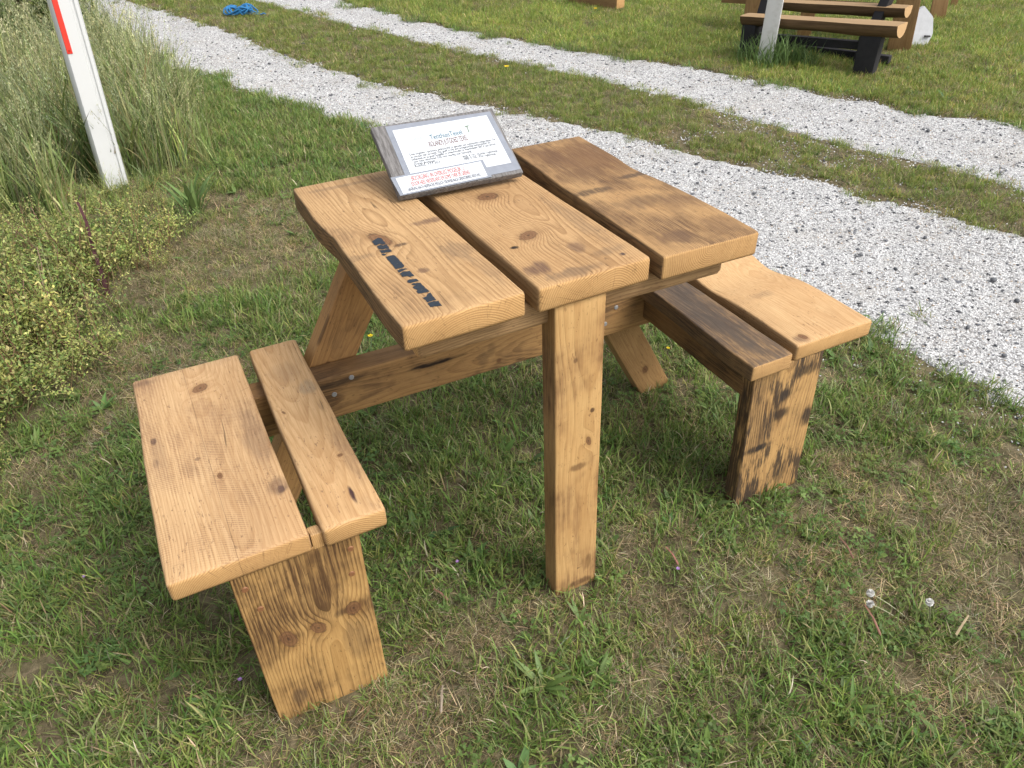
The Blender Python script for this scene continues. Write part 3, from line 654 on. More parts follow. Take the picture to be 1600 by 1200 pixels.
# ------------------------------------------------------------------ things in the background
def tube_mesh(bm, pts, radii, seg=6, cap=True):
    rings = []
    for i, p in enumerate(pts):
        p = Vector(p); d = (Vector(pts[min(i+1, len(pts)-1)]) - Vector(pts[max(i-1, 0)])).normalized()
        a = d.orthogonal().normalized() if i == 0 else (rings_a - d*rings_a.dot(d)).normalized()
        rings_a = a; b = d.cross(a)
        rings.append([bm.verts.new(p + (a*math.cos(2*math.pi*k/seg)+b*math.sin(2*math.pi*k/seg))*radii[i]) for k in range(seg)])
    for i in range(len(rings)-1):
        for k in range(seg):
            bm.faces.new((rings[i][k], rings[i][(k+1) % seg], rings[i+1][(k+1) % seg], rings[i+1][k]))
    if cap:
        bm.faces.new(list(reversed(rings[0]))); bm.faces.new(rings[-1])

# leaning white marker post with a red reflector strip
def mat_whitepaint(name, c, dirt=.3):
    t = NT(name); P = t.coord('Object'); z = t.sep(P)[2]
    n = t.noise(P, 14, 5, .65); f = t.noise(t.comb(t.mul(t.sep(P)[0], 160), t.mul(t.sep(P)[1], 160), t.mul(z, 9)), 1.0, 3, .6)
    col = t.mix(t.smooth(n, .5, .8, 0, dirt), c, (c[0]*.62, c[1]*.6, c[2]*.55))
    col = t.mix(t.smooth(f, .55, .8, 0, .25*min(1, dirt*2)), col, (c[0]*.7, c[1]*.69, c[2]*.66))
    return t.done(t.principled(col, .42, t.bump(n, .1, .002), .4))
PST = empty('marker_post', (-.664, 3.02, 0)); PST.rotation_euler = (math.radians(-1.5), math.radians(3.0), math.radians(14))
tag(PST, 'white plastic roadside marker post with red reflector strip rising from tall grass', 'marker post')
def prof_post(w, d, n=6):
    """flattened D-shaped profile with a shallow groove along one side"""
    pr = []
    for k in range(n+1):
        a = math.pi*(k/n); pr.append((math.cos(a)*w*.5, d*.28+math.sin(a)*d*.5))
    pr += [(-w*.5, -d*.35), (-w*.44, -d*.5), (w*.18, -d*.5), (w*.22, -d*.40), (w*.28, -d*.40), (w*.32, -d*.5), (w*.44, -d*.5), (w*.5, -d*.35)]
    return pr
pr = prof_post(.104, .070); V = []; F = []; zs = [-.15, 0, .25, .5, .75, 1.0, 1.05]; k = len(pr)
for i, z in enumerate(zs):
    sc = 1.0 if i < 6 else .9
    V += [(x*sc*(1+.06*z), y*sc, z) for x, y in pr]
for i in range(len(zs)-1):
    for j in range(k): F.append((i*k+j, i*k+(j+1) % k, (i+1)*k+(j+1) % k, (i+1)*k+j))
F.append(tuple(range((len(zs)-1)*k, len(zs)*k)))
def local_child(o, parent):
    o.parent = parent; o.matrix_parent_inverse = Matrix.Identity(4); return o
m_white = mat_whitepaint('white_plastic', (.56, .565, .56), .06)
local_child(mesh_obj('post_body', V, F, m_white, None, True, 35), PST)
bm = bmesh.new(); bmesh.ops.create_cube(bm, size=1.0, matrix=Matrix.Translation((-.0375, -.036, .70)) @ Matrix.Diagonal((.022, .004, .22, 1)))
bmesh.ops.bevel(bm, geom=list(bm.edges), offset=.0012, segments=1, affect='EDGES')
rf = local_child(bm_obj('reflector', bm, simple('red_reflector', (.62, .045, .03), .25, .6, 300, .12)), PST)
bm = bmesh.new(); bmesh.ops.create_cone(bm, cap_ends=True, segments=10, radius1=.0045, radius2=.004, depth=.003, matrix=Matrix.Translation((-.0375, -.0385, .603)) @ Matrix.Rotation(math.pi/2, 4, 'X'))
local_child(bm_obj('rivet', bm, simple('rivet_red', (.35, .03, .02), .4)), rf)

# white painted wooden stake in front of the log bench
m_stake = mat_whitepaint('white_painted_wood', (.54, .535, .52), .6)
STK = empty('wooden_stake', (3.46, 3.19, 0)); tag(STK, 'white painted square wooden stake in a grass clump before the log bench', 'stake')
stk = plank('stake_shaft', (3.46, 3.19, -.05), (3.425, 3.15, .95), .098, .098, .05, (-.75, -.66, 0), m_stake, STK, r=.004, seed=61, wob=.001)

# half-log bench with black legs
m_black = simple('black_stained_timber', (.022, .021, .023), .75, .25, 30, .45, .4, (1, 1, .2))
def mat_log():
    t = NT('peeled_log'); P = t.coord('Object'); x, y, z = t.sep(P); nz = t.sep(t.coord('Normal'))[2]; ny = t.math('ABSOLUTE', t.sep(t.coord('Normal'))[1])
    f = t.noise(t.comb(t.mul(x, 30), t.mul(y, 3), t.mul(z, 40)), 1.0, 4, .65)
    bark = t.mix(t.smooth(f, .3, .7), (.085, .05, .026), (.17, .105, .056))
    cut = t.mix(f, (.24, .155, .08), (.34, .23, .125))
    c = t.mix(t.smooth(nz, .75, .95), bark, cut); c = t.mix(t.smooth(ny, .6, .85), c, (.47, .30, .15))
    return t.done(t.principled(c, .75, t.bump(f, .5, .004), .2))
m_log = mat_log()
def half_log(name, A, B, rad, parent, seed, depth=.78):
    A = Vector(A); B = Vector(B); Yv = (B-A).normalized(); L = (B-A).length
    Zv = Vector((0, 0, 1)); Zv = (Zv - Yv*Zv.dot(Yv)).normalized(); Xv = Yv.cross(Zv)
    n = 22; sg = 12; V = []; F = []; rs = random.Random(seed)
    p1_, p2_ = rs.uniform(0, 6), rs.uniform(0, 6)
    for i in range(n+1):
        t_ = i/n; rr = rad*(1+.06*math.sin(5*t_+p1_)+.035*math.sin(13*t_+p2_)-.06*t_)
        for k in range(sg+1):
            a = math.pi + math.pi*k/sg
            V.append((math.cos(a)*rr*(1+.03*math.sin(9*t_+k)), t_*L-L/2, math.sin(a)*rr*depth*2*.62))
        for q in (.3, 0, -.3): V.append((rr*q*2, t_*L-L/2, .004))
    m_ = sg+4
    for i in range(n):
        for k in range(m_):
            a = i*m_+k; b = i*m_+(k+1) % m_; F.append((a, a+m_, b+m_, b))
    F.append(tuple(range(m_))); F.append(tuple(reversed(range(n*m_, (n+1)*m_))))
    o = mesh_obj(name, V, F, m_log, None, True, 40); C = (A+B)/2
    me = o.data; bm = bmesh.new(); bm.from_mesh(me); bmesh.ops.recalc_face_normals(bm, faces=bm.faces); bm.to_mesh(me); bm.free()
    mt = Matrix.Identity(4)
    for i in range(3): mt[i][0], mt[i][1], mt[i][2], mt[i][3] = Xv[i], Yv[i], Zv[i], C[i]
    o.matrix_world = mt; o.parent = parent; o.matrix_parent_inverse = parent.matrix_basis.inverted()
    return o
LB = empty('log_bench', (3.85, 3.05, 0)); tag(LB, 'rustic half log picnic bench on black legs beyond the tracks', 'bench')
LD = Vector((-.36, 1.0, -.065)).normalized(); LQ = Vector((1.0, .36, 0)).normalized()
LA = Vector((3.86, 2.50, .322)); LBp = LA + LD*1.06
half_log('seat_log', LA, LBp, .080, LB, 1)
half_log('tabletop_log', LA + LQ*.34 + LD*.10 + Vector((0, 0, .045)), LBp + LQ*.34 + LD*.04 + Vector((0, 0, .045)), .070, LB, 2)
def lb(q, l, z): p = LA + LQ*q + LD*l; return (p[0], p[1], z)
plank('leg', lb(.0, .16, -.04), lb(.0, .16, .262), .13, .13, .075, -LQ, m_black, LB, r=.004, seed=71, n=4)
plank('leg', lb(.0, 1.00, -.04), lb(.0, 1.00, .205), .10, .10, .075, -LQ, m_black, LB, r=.004, seed=72, n=4)
plank('leg', lb(.20, .30, -.04), lb(.44, .20, .75), .075, .075, .06, -LD, m_black, LB, r=.004, seed=73, n=4)
plank('leg', lb(.18, 1.06, -.04), lb(.42, 1.06, .70), .075, .075, .06, -LD, m_black, LB, r=.004, seed=74, n=4)
plank('stretcher', lb(.07, .12, .165), lb(.07, 1.05, .11), .05, .05, .05, -LQ, m_black, LB, r=.003, seed=75, n=4)
plank('stretcher', lb(.30, .12, .045), lb(.30, 1.0, .02), .05, .05, .05, -LQ, m_black, LB, r=.003, seed=76, n=4)
plank('crossbar', lb(-.02, .21, .20), lb(.40, .20, .21), .06, .06, .05, (0, 0, 1), m_black, LB, r=.003, seed=77, n=4)

# tan timber table behind it
w_T1 = wood('wood_far_timber', pith=(.0, -.1), seed=101, dirt=.25, side=.25, spacing=.006, light=(.34, .215, .11))
TT2 = empty('timber_table', (4.9, 3.6, 0)); tag(TT2, 'tan plank garden table with slanted legs behind the half log bench', 'table')
def at(u, v, x=None, z=None):
    r_ = CW + CR*(u-800)/CF + CU*(600-v)/CF
    t_ = (x-CPOS[0])/r_[0] if x is not None else (z-CPOS[2])/r_[2]
    return Vector(CPOS + r_*t_)
b0 = at(1403, 82, z=-.01); b1 = b0 + Vector((-.09, -.02, .62))
plank('leg', b0, b1, .15, .15, .06, (-.75, -.66, 0), w_T1, TT2, r=.004, seed=81, n=6)
b2 = b0 + Vector((-.52, .95, .0)); plank('leg', b2, b2+Vector((-.02, -.02, .60)), .14, .14, .06, (-.75, -.66, 0), w_T1, TT2, r=.004, seed=82, n=6)
b3 = b0 + Vector((-.30, .62, .0)); plank('leg', b3, b3+Vector((-.02, -.02, .60)), .10, .10, .06, (-.75, -.66, 0), w_T1, TT2, r=.004, seed=83, n=6)
for i, (dz, dq) in enumerate(((.27, .07), (.35, .13), (.43, .19), (.51, .25))):
    o_ = Vector((dq, dq*.4, 0)); plank('table_board', b0 + Vector((-.02, .02, dz)) + o_, b0 + Vector((-.62, 1.25, dz-.05)) + o_, .10, .10, .045, (0, 0, 1), w_T1, TT2, r=.004, seed=84+i, n=6)

# pale slab leaning on a stake, and a second wooden stake
m_stone = simple('pale_grey_stone', (.46, .47, .49), .75, .2, 25, .2, .5)
V = [(0, 0, 0), (.17, 0, .02), (.215, 0, .13), (.19, 0, .26), (.085, 0, .345), (-.035, 0, .24)]
SLB = empty('leaning_slab', tuple(at(1416, 76, z=0))); tag(SLB, 'pale grey angular stone slab leaning beside the timber table', 'stone')
SLB.rotation_euler = (math.radians(-16), math.radians(4), math.radians(-22))
sc_ = .86; n_ = len(V)
vv_ = [(x*sc_, 0, z*sc_-.01) for x, y, z in V] + [(x*sc_*.94+.006, .085, z*sc_*.94-.004) for x, y, z in V]
ff_ = [tuple(range(n_))] + [tuple(reversed(range(n_, 2*n_)))] + [(i, i+n_, (i+1) % n_+n_, (i+1) % n_) for i in range(n_)]
so = mesh_obj('slab_face', vv_, ff_, m_stone, None, False); bm = bmesh.new(); bm.from_mesh(so.data); bmesh.ops.recalc_face_normals(bm, faces=bm.faces)
bmesh.ops.bevel(bm, geom=list(bm.edges), offset=.007, segments=2, affect='EDGES'); bm.to_mesh(so.data); bm.free(); local_child(so, SLB)
bm = bmesh.new(); bmesh.ops.create_cone(bm, cap_ends=True, segments=8, radius1=.008, radius2=.007, depth=.04, matrix=Matrix.Translation((.135, -.012, .085)) @ Matrix.Rotation(math.pi/2, 4, 'Y'))
local_child(bm_obj('iron_pin', bm, simple('dark_iron', (.06, .06, .065), .6)), SLB)
c0 = at(1462, 36, z=-.02)
WS = empty('timber_stake', tuple(c0)); tag(WS, 'short tan timber stake standing behind the pale slab', 'stake')
plank('stake_shaft', c0, c0+Vector((.06, .10, .55)), .12, .11, .05, (-.75, -.66, 0), w_T1, WS, r=.003, seed=91, n=4)
c1 = at(1488, 14, z=-.02)
WS2 = empty('timber_stake', tuple(c1)); tag(WS2, 'thin orange timber peg in long grass right of the short stake', 'stake')
plank('stake_shaft', c1, c1+Vector((.02, .02, .3)), .05, .05, .03, (-.75, -.66, 0), w_T1, WS2, r=.002, seed=92, n=3)
# beam end lying in the far grass
BE = empty('timber_beam', (3.2, 5.9, 0)); tag(BE, 'tan squared timber beam lying in the far grass', 'beam')
e0 = at(970, 3, z=.06); e1 = at(905, -6, z=.06); dv = (Vector(e1)-Vector(e0)).normalized()
plank('beam_body', e0, Vector(e0)+dv*.55, .12, .12, .11, (0, 0, 1), w_T1, BE, r=.005, seed=93, n=6)

# tangle of blue rope on the middle strip
m_rope = simple('blue_rope', (.022, .15, .34), .6, .3, 160, .6)
RP = empty('rope_tangle', tuple(px(380, 27))); tag(RP, 'tangle of bright blue rope lying on the grass between the tracks', 'rope')
c = Vector(px(381, 26)); ax = Vector((CR[0], CR[1], 0)).normalized(); ay = Vector((-ax[1], ax[0], 0)); rs = random.Random(5)
for s_ in range(6):
    pts = []; a0 = rs.uniform(0, 6); ex = rs.uniform(.04, .105); ey = rs.uniform(.04, .085); oy = rs.uniform(-.03, .03); ox = rs.uniform(-.05, .04)
    for i in range(34):
        a = a0 + i*.36; w_ = 1-.25*math.sin(i*.21+s_)
        pts.append(c + ax*(ox+ex*w_*math.cos(a)+rs.uniform(-.006, .006)) + ay*(oy+ey*w_*math.sin(a)) + Vector((0, 0, .028+.030*(1+math.sin(i*.7+s_*1.7))*(.3+.7*math.cos(min(1.4, abs(ex*math.cos(a))*9))))))
    bm = bmesh.new(); tube_mesh(bm, pts, [.0062]*len(pts), 5); local = bm_obj('rope_loop', bm, m_rope, None, True)
    local.parent = RP; local.matrix_parent_inverse = RP.matrix_basis.inverted()
pts = [c + ax*(.05+.02*i) + ay*(.012*math.sin(i*1.2)-.03) + Vector((0, 0, .024+.005*math.sin(i*2))) for i in range(9)]
bm = bmesh.new(); tube_mesh(bm, pts, [.0062]*9, 5); local = bm_obj('rope_end', bm, m_rope, None, True); local.parent = RP; local.matrix_parent_inverse = RP.matrix_basis.inverted()

# ------------------------------------------------------------------ vegetation: small meshes that are scattered
class Veg:
    def __init__(self): self.v = []; self.f = []; self.c = []
    def blade(self, base, az, length, width, lean, curve, col, seg=3, flat=0.0, tipcol=None):
        d = np.array([math.cos(az), math.sin(az), 0.0]); s = np.array([-d[1], d[0], 0.0])*width*.5
        tw = random.uniform(-.6, .6); s = s*math.cos(tw)+d*math.sin(tw)*width*.5*.6
        p = np.array(base, float); th = lean; i0 = len(self.v); st = length/seg
        for k in range(seg):
            w = 1.0 if k == 0 else (1-.28*k/seg)
            self.v += [p-s*w, p+s*w]; self.c += [col, col]
            p = p + (d*math.sin(th)+np.array([0, 0, math.cos(th)]))*st; th += curve/seg
            if p[2] < .002: p[2] = .002
        self.v.append(p); self.c.append(tipcol or col)
        for k in range(seg-1):
            a = i0+2*k; self.f.append((a, a+1, a+3, a+2))
        a = i0+2*(seg-1); self.f.append((a, a+1, a+2))
    def leaf(self, base, az, length, width, lean, curve, col, seg=4, shape=.5):
        d = np.array([math.cos(az), math.sin(az), 0.0]); s = np.array([-d[1], d[0], 0.0])
        p = np.array(base, float); th = lean; i0 = len(self.v); st = length/seg
        for k in range(seg+1):
            t = k/seg; w = width*.5*max(.06, math.sin(math.pi*min(1, (t**shape)*.98+.01)))
            nrm = -d*math.cos(th)+np.array([0, 0, math.sin(th)])
            self.v += [p-s*w+nrm*0, p+np.array([0, 0, -.12*w]), p+s*w]; self.c += [col, tuple(x*1.12 for x in col), col]
            p = p + (d*math.sin(th)+np.array([0, 0, math.cos(th)]))*st; th += curve/seg
            if p[2] < .003: p[2] = .003
        for k in range(seg):
            a = i0+3*k; self.f += [(a, a+1, a+4, a+3), (a+1, a+2, a+5, a+4)]
    def disc(self, c, r, az, tilt, col, n=5):
        d = np.array([math.cos(az), math.sin(az), 0]); s = np.array([-d[1], d[0], 0]); u = d*math.cos(tilt)+np.array([0, 0, math.sin(tilt)])
        i0 = len(self.v)
        for k in range(n):
            a = 2*math.pi*k/n; self.v.append(np.array(c)+u*math.cos(a)*r+s*math.sin(a)*r*.85); self.c.append(col)
        self.f.append(tuple(range(i0, i0+n)))
    def stem(self, pts, r0, r1, col):
        n = len(pts)
        for k in range(n-1):
            a = np.array(pts[k], float); b = np.array(pts[k+1], float); ra = r0+(r1-r0)*k/(n-1); rb = r0+(r1-r0)*(k+1)/(n-1); i0 = len(self.v)
            for j in range(3):
                o = np.array([math.cos(2.1*j), math.sin(2.1*j), 0]); self.v += [a+o*ra, b+o*rb]; self.c += [col, col]
            for j in range(3):
                q = (j+1) % 3; self.f.append((i0+2*j, i0+2*q, i0+2*q+1, i0+2*j+1))
    def mesh(self, name, mat):
        me = bpy.data.meshes.new(name); me.from_pydata([tuple(map(float, p)) for p in self.v], [], self.f); me.update()
        ca = me.color_attributes.new('bcol', 'FLOAT_COLOR', 'POINT')
        ca.data.foreach_set('color', np.array([tuple(c)+(1.0,) for c in self.c], np.float32).ravel())
        me.materials.append(mat); return me
def mat_leafy(name, trans=.3, rough=.5):
    t = NT(name)
    c = t.mix(1.0, t.attr('bcol'), t.attr('tint', 'INSTANCER'), 'MULTIPLY')
    p = t.principled(c, rough, None, .25)
    tl = t.n('ShaderNodeBsdfTranslucent'); t.put(tl.inputs[0], c)
    mx = t.n('ShaderNodeMixShader'); mx.inputs[0].default_value = trans
    t.t.links.new(p.outputs[0], mx.inputs[1]); t.t.links.new(tl.outputs[0], mx.inputs[2])
    return t.done(mx)
def mat_leafy_own(name, trans=.25):
    t = NT(name); c = t.attr('bcol'); p = t.principled(c, .5, None, .25)
    tl = t.n('ShaderNodeBsdfTranslucent'); t.put(tl.inputs[0], c); mx = t.n('ShaderNodeMixShader'); mx.inputs[0].default_value = trans
    t.t.links.new(p.outputs[0], mx.inputs[1]); t.t.links.new(tl.outputs[0], mx.inputs[2]); return t.done(mx)
m_grass = mat_leafy('grass_blades', .38); m_plant = mat_leafy_own('plant_leaves')
U = random.uniform
def vary(c, a=.2): k = U(1-a, 1+a); return tuple(max(0, x*k*U(.94, 1.06)) for x in c)
GREENS = [(.112, .190, .038), (.146, .228, .048), (.182, .252, .060), (.225, .275, .082), (.130, .210, .055), (.27, .285, .11)]
STRAWS = [(.36, .30, .17), (.46, .39, .24), (.30, .245, .14), (.24, .18, .11), (.52, .46, .31), (.19, .15, .10)]
def t_green(n=26, rad=.034, lo=.020, hi=.052, straw=.07):
    g = Veg()
    for i in range(n):
        a = U(0, 6.28); r = rad*math.sqrt(U(0, 1)); L = U(lo, hi)
        col = vary(random.choice(STRAWS), .15) if U(0, 1) < straw else vary(random.choice(GREENS))
        tip = tuple(x*1.25 for x in col)
        g.blade((r*math.cos(a), r*math.sin(a), 0), U(0, 6.28), L, U(.0016, .0034), U(.05, .95), U(.2, 1.3), col, 3, tipcol=tip)
    return g
def t_dry(n=38, rad=.036):
    g = Veg()
    for i in range(n):
        a = U(0, 6.28); r = rad*math.sqrt(U(0, 1))
        g.blade((r*math.cos(a), r*math.sin(a), U(.001, .010)), U(0, 6.28), U(.012, .042), U(.0007, .0016), U(1.0, 1.6), U(-.3, .6), vary(random.choice(STRAWS), .3), 2)
    for i in range(9):
        a = U(0, 6.28); r = rad*math.sqrt(U(0, 1))
        g.blade((r*math.cos(a), r*math.sin(a), 0), U(0, 6.28), U(.015, .038), U(.0014, .0024), U(.2, 1.0), U(.2, 1.2), vary(random.choice(GREENS)), 2)
    return g
def t_clover(n=16, rad=.034):
    g = Veg()
    for i in range(n):
        a = U(0, 6.28); r = rad*math.sqrt(U(0, 1)); z = U(.008, .026); c = vary((.125, .190, .052), .25); az = U(0, 6.28)
        for k in range(3):
            b = az+k*2.09; rr = U(.0024, .0040); g.disc((r*math.cos(a)+math.cos(b)*rr, r*math.sin(a)+math.sin(b)*rr, z), rr, b, U(-.35, .5), c, 6)
    for i in range(7):
        a = U(0, 6.28); r = rad*math.sqrt(U(0, 1)); g.blade((r*math.cos(a), r*math.sin(a), 0), U(0, 6.28), U(.02, .05), U(.0014, .0028), U(.1, .8), U(.2, 1.2), vary(random.choice(GREENS)), 3)
    return g
def t_weedleaf(n=7):
    g = Veg(); c0 = random.choice([(.11, .18, .045), (.13, .195, .06), (.095, .16, .05)])
    for i in range(n):
        g.leaf((0, 0, .004), U(0, 6.28), U(.03, .065), U(.009, .017), U(.75, 1.25), U(.2, .6), vary(c0), 4, .8)
    return g
def t_tall(n=10, rad=.06):
    g = Veg()
    for i in range(n):
        a = U(0, 6.28); r = rad*math.sqrt(U(0, 1)); b = (r*math.cos(a), r*math.sin(a), 0)
        col = vary(random.choice([(.15, .22, .065), (.22, .29, .095), (.30, .36, .14), (.38, .42, .20)]), .28)
        if U(0, 1) < .16: col = vary((.30, .25, .14))
        g.blade(b, U(0, 6.28), U(.20, .50), U(.0060, .0120), U(.02, .28), U(.3, 1.3), col, 5)
    for i in range(4):
        a = U(0, 6.28); r = rad*math.sqrt(U(0, 1)); L = U(.40, .66); az = U(0, 6.28); ln = U(.03, .2); c = vary((.34, .37, .19)); pts = []
        p = np.array([r*math.cos(a), r*math.sin(a), 0.0]); th = ln
        for k in range(6):
            pts.append(p.copy()); p = p+np.array([math.cos(az)*math.sin(th), math.sin(az)*math.sin(th), math.cos(th)])*L/5; th += .07
        g.stem(pts, .0012, .0008, c)
        tip = pts[-1]; hc = vary((.46, .46, .29), .2)      # loose seed head
        for q in range(13):
            t_ = U(0, 1); o = np.array([U(-1, 1), U(-1, 1), 0])*.016*(1-t_*.5); pp = tip-np.array([0, 0, .085*(1-t_)])+o
            g.blade(pp, U(0, 6.28), U(.008, .015), .0032, U(.1, .9), .2, hc, 2)
    return g
def t_sprig():
    """wiry yellow-green weed with many tiny leaves"""
    g = Veg()
    for s in range(4):
        az = U(0, 6.28); th = U(.15, .75); p = np.array([U(-.03, .03), U(-.03, .03), 0.0]); L = U(.16, .33); pts = []; sc = random.choice([(.30, .22, .12), (.28, .26, .12), (.30, .17, .12)])
        for k in range(6):
            pts.append(p.copy()); p = p+np.array([math.cos(az)*math.sin(th), math.sin(az)*math.sin(th), math.cos(th)])*L/5; th += U(-.12, .22); az += U(-.3, .3)
        g.stem(pts, .0024, .0012, sc)
        for q in range(32):
            k = U(1.0, 5.0); i = min(4, int(k)); pp = pts[i]+(pts[i+1]-pts[i])*(k-i) + np.array([U(-1, 1), U(-1, 1), U(-.5, .8)])*.022
            col = vary(random.choice([(.40, .41, .13), (.32, .37, .11), (.50, .48, .20), (.22, .30, .08), (.17, .24, .07)]), .25)
            g.leaf(pp, U(0, 6.28), U(.009, .021), U(.005, .011), U(.5, 1.6), .2, col, 2, .9)
    return g
def t_pebble():
    bm = bmesh.new(); bmesh.ops.create_icosphere(bm, subdivisions=1, radius=.5)
    s = (U(.8, 1.3), U(.55, 1.0), U(.25, .55))
    for v in bm.verts:
        k = U(.72, 1.2); v.co = Vector((v.co.x*s[0]*k, v.co.y*s[1]*k, v.co.z*s[2]*k))
    g = Veg(); g.v = [np.array(v.co) for v in bm.verts]; g.f = [tuple(v.index for v in f.verts) for f in bm.faces]; g.c = [(1, 1, 1)]*len(g.v); bm.free(); return g
m_peb = NT('gravel_pieces'); m_peb = m_peb.done(m_peb.principled(m_peb.mix(1.0, m_peb.attr('tint', 'INSTANCER'), m_peb.mix(m_peb.noise(m_peb.coord(), 6, 3, .6), (.8, .8, .8), (1.1, 1.1, 1.1)), 'MULTIPLY'), .75, None, .25))

def scatter(name, protos, P, rot, scl, tint, label, cat, mat):
    """one object whose points carry instanced geometry"""
    me = bpy.data.meshes.new(name); me.vertices.add(len(P)); me.vertices.foreach_set('co', np.asarray(P, np.float32).ravel())
    a = me.attributes.new('rot', 'FLOAT_VECTOR', 'POINT'); a.data.foreach_set('vector', np.asarray(rot, np.float32).ravel())
    a = me.attributes.new('scl', 'FLOAT', 'POINT'); a.data.foreach_set('value', np.asarray(scl, np.float32))
    a = me.attributes.new('pick', 'INT', 'POINT'); a.data.foreach_set('value', RNG.integers(0, len(protos), len(P)).astype(np.int32))
    a = me.attributes.new('tint', 'FLOAT_COLOR', 'POINT'); a.data.foreach_set('color', np.concatenate([tint, np.ones((len(P), 1))], 1).astype(np.float32).ravel())
    me.materials.append(mat)
    o = bpy.data.objects.new(name, me); COL.objects.link(o)
    ng = bpy.data.node_groups.new(name, 'GeometryNodeTree')
    ng.interface.new_socket('Geometry', in_out='INPUT', socket_type='NodeSocketGeometry'); ng.interface.new_socket('Geometry', in_out='OUTPUT', socket_type='NodeSocketGeometry')
    gi = ng.nodes.new('NodeGroupInput'); go = ng.nodes.new('NodeGroupOutput')
    jn = ng.nodes.new('GeometryNodeJoinGeometry')
    for m_ in protos:
        po = bpy.data.objects.new(name+'_shape', m_)
        oi = ng.nodes.new('GeometryNodeObjectInfo'); oi.inputs['Object'].default_value = po
        gti = ng.nodes.new('GeometryNodeGeometryToInstance')
        ng.links.new(oi.outputs['Geometry'], gti.inputs[0]); ng.links.new(gti.outputs[0], jn.inputs[0])
    ip = ng.nodes.new('GeometryNodeInstanceOnPoints')
    def na(nm, typ):
        n_ = ng.nodes.new('GeometryNodeInputNamedAttribute'); n_.data_type = typ; n_.inputs['Name'].default_value = nm; return n_.outputs['Attribute']
    ng.links.new(gi.outputs[0], ip.inputs['Points']); ng.links.new(jn.outputs[0], ip.inputs['Instance'])
    ip.inputs['Pick Instance'].default_value = True
    ng.links.new(na('pick', 'INT'), ip.inputs['Instance Index'])
    e2r = ng.nodes.new('FunctionNodeEulerToRotation'); ng.links.new(na('rot', 'FLOAT_VECTOR'), e2r.inputs[0]); ng.links.new(e2r.outputs[0], ip.inputs['Rotation'])
    ng.links.new(na('scl', 'FLOAT'), ip.inputs['Scale']); ng.links.new(ip.outputs[0], go.inputs[0])
    md = o.modifiers.new('scatter', 'NODES'); md.node_group = ng
    return tag(o, label, cat, kind='stuff')

def points(x0, x1, y0, y1, dens):
    n = int((x1-x0)*(y1-y0)*dens); return RNG.uniform(x0, x1, n), RNG.uniform(y0, y1, n)
def keep(x, y, z, m): s = in_view(np.stack([x, y, z], 1), 330) & m; return x[s], y[s]
def sstep(v, a, b): t = np.clip((v-a)/(b-a), 0, 1); return t*t*(3-2*t)
def rots(n, tilt=.12): return np.stack([RNG.normal(0, tilt, n), RNG.normal(0, tilt, n), RNG.uniform(0, 6.28, n)], 1)
def cdist(x, y): return np.sqrt((x-CPOS[0])**2+(y-CPOS[1])**2+CPOS[2]**2)

BASE = 1500
x, y = points(-3.2, 9.0, -1.9, 10.5, BASE)
ins = inside(x, y); d = cdist(x, y)
pk = (1-sstep(ins+(fbm(x, y, 9.0, 33, 3)-.5)*.34, -.08, .05)) * np.clip(1.22-d*.10, .33, 1.0)
strip = (x > E2(y)-.12) & (x < E3(y)+.12)
pk = np.where(strip & (y < 2.6), pk*(.35+.65*sstep(fbm(x, y, 4.0, 91, 4), .34, .52))*np.clip(.8+.1*y, .8, 1), pk)
pk = np.where((x > E4(y)+.1), np.clip(pk*1.5, 0, 1), pk)
# thin, stony lawn beside the first track
nearedge = np.exp(-((x-E1(y)+.12)/.22)**2)*(x < E1(y)+.1)*(y < 1.4)
pk = pk*(1-.62*nearedge*sstep(fbm(x, y, 6.0, 95, 3), .35, .6))
weeds = x < EW(y)
pk = np.where(weeds, pk*.45, pk)
# feet of the table stay clear of blades growing through the boards
def clear(x, y):
    m = np.ones_like(x, bool)
    for (a, b, c, e) in ((-.005, .105, -.002, .055), (-.60, -.38, -.018, .04), (.503, .712, .018, .072), (-.56, -.42, .505, .575), (.56, .70, .505, .575)):
        m &= ~((x > a) & (x < b) & (y > c) & (y < e))
    return m
mk = (RNG.random(len(x)) < pk) & clear(x, y)
x, y = keep(x, y, np.zeros_like(x), mk)
dd = dryness(x, y)
strip = (x > E2(y)-.15) & (x < E3(y)+.15); far = x > E4(y)+.05
dd = np.where(strip, np.clip(dd*.7+.10, 0, 1), dd); dd = np.where(far, dd*.85+.08, dd)
z = gheight(x, y)
u = RNG.random(len(x)); pd = np.clip(.16+.70*dd, 0, .86)
isdry = u < pd
clov = (~isdry) & (RNG.random(len(x)) < np.clip((fbm(x, y, 3.4, 131, 3)-.48)*1.8, .01, .28)) & ~strip & ~far
leafw = (~isdry) & ~clov & (RNG.random(len(x)) < .030) & ~strip
green = ~isdry & ~clov & ~leafw
d = cdist(x, y)
def tints(n, dd, base=(1, 1, 1), var=.16):
    v = RNG.normal(1, var, n)[:, None]; yel = RNG.normal(0, .10, n)
    t = np.array(base)[None]*v
    t[:, 0] *= 1+.30*dd+yel; t[:, 1] *= 1+.10*dd+yel*.35; t[:, 2] *= 1+.25*dd
    return np.clip(t, .25, 2.4)
P = np.stack([x, y, z-.003], 1)
P_green = [t_green().mesh('grass_tuft', m_grass) for i in range(10)]; P_dry = [t_dry().mesh('thatch_tuft', m_grass) for i in range(7)]
P_clov = [t_clover().mesh('clover_tuft', m_grass) for i in range(5)]; P_leaf = [t_weedleaf().mesh('weed_tuft', m_grass) for i in range(5)]
s = green; far_s = np.where(far[s], .85, 1.0)*np.where(strip[s], .72, 1.0)*np.clip(.8+.07*d[s], 1, 1.4)
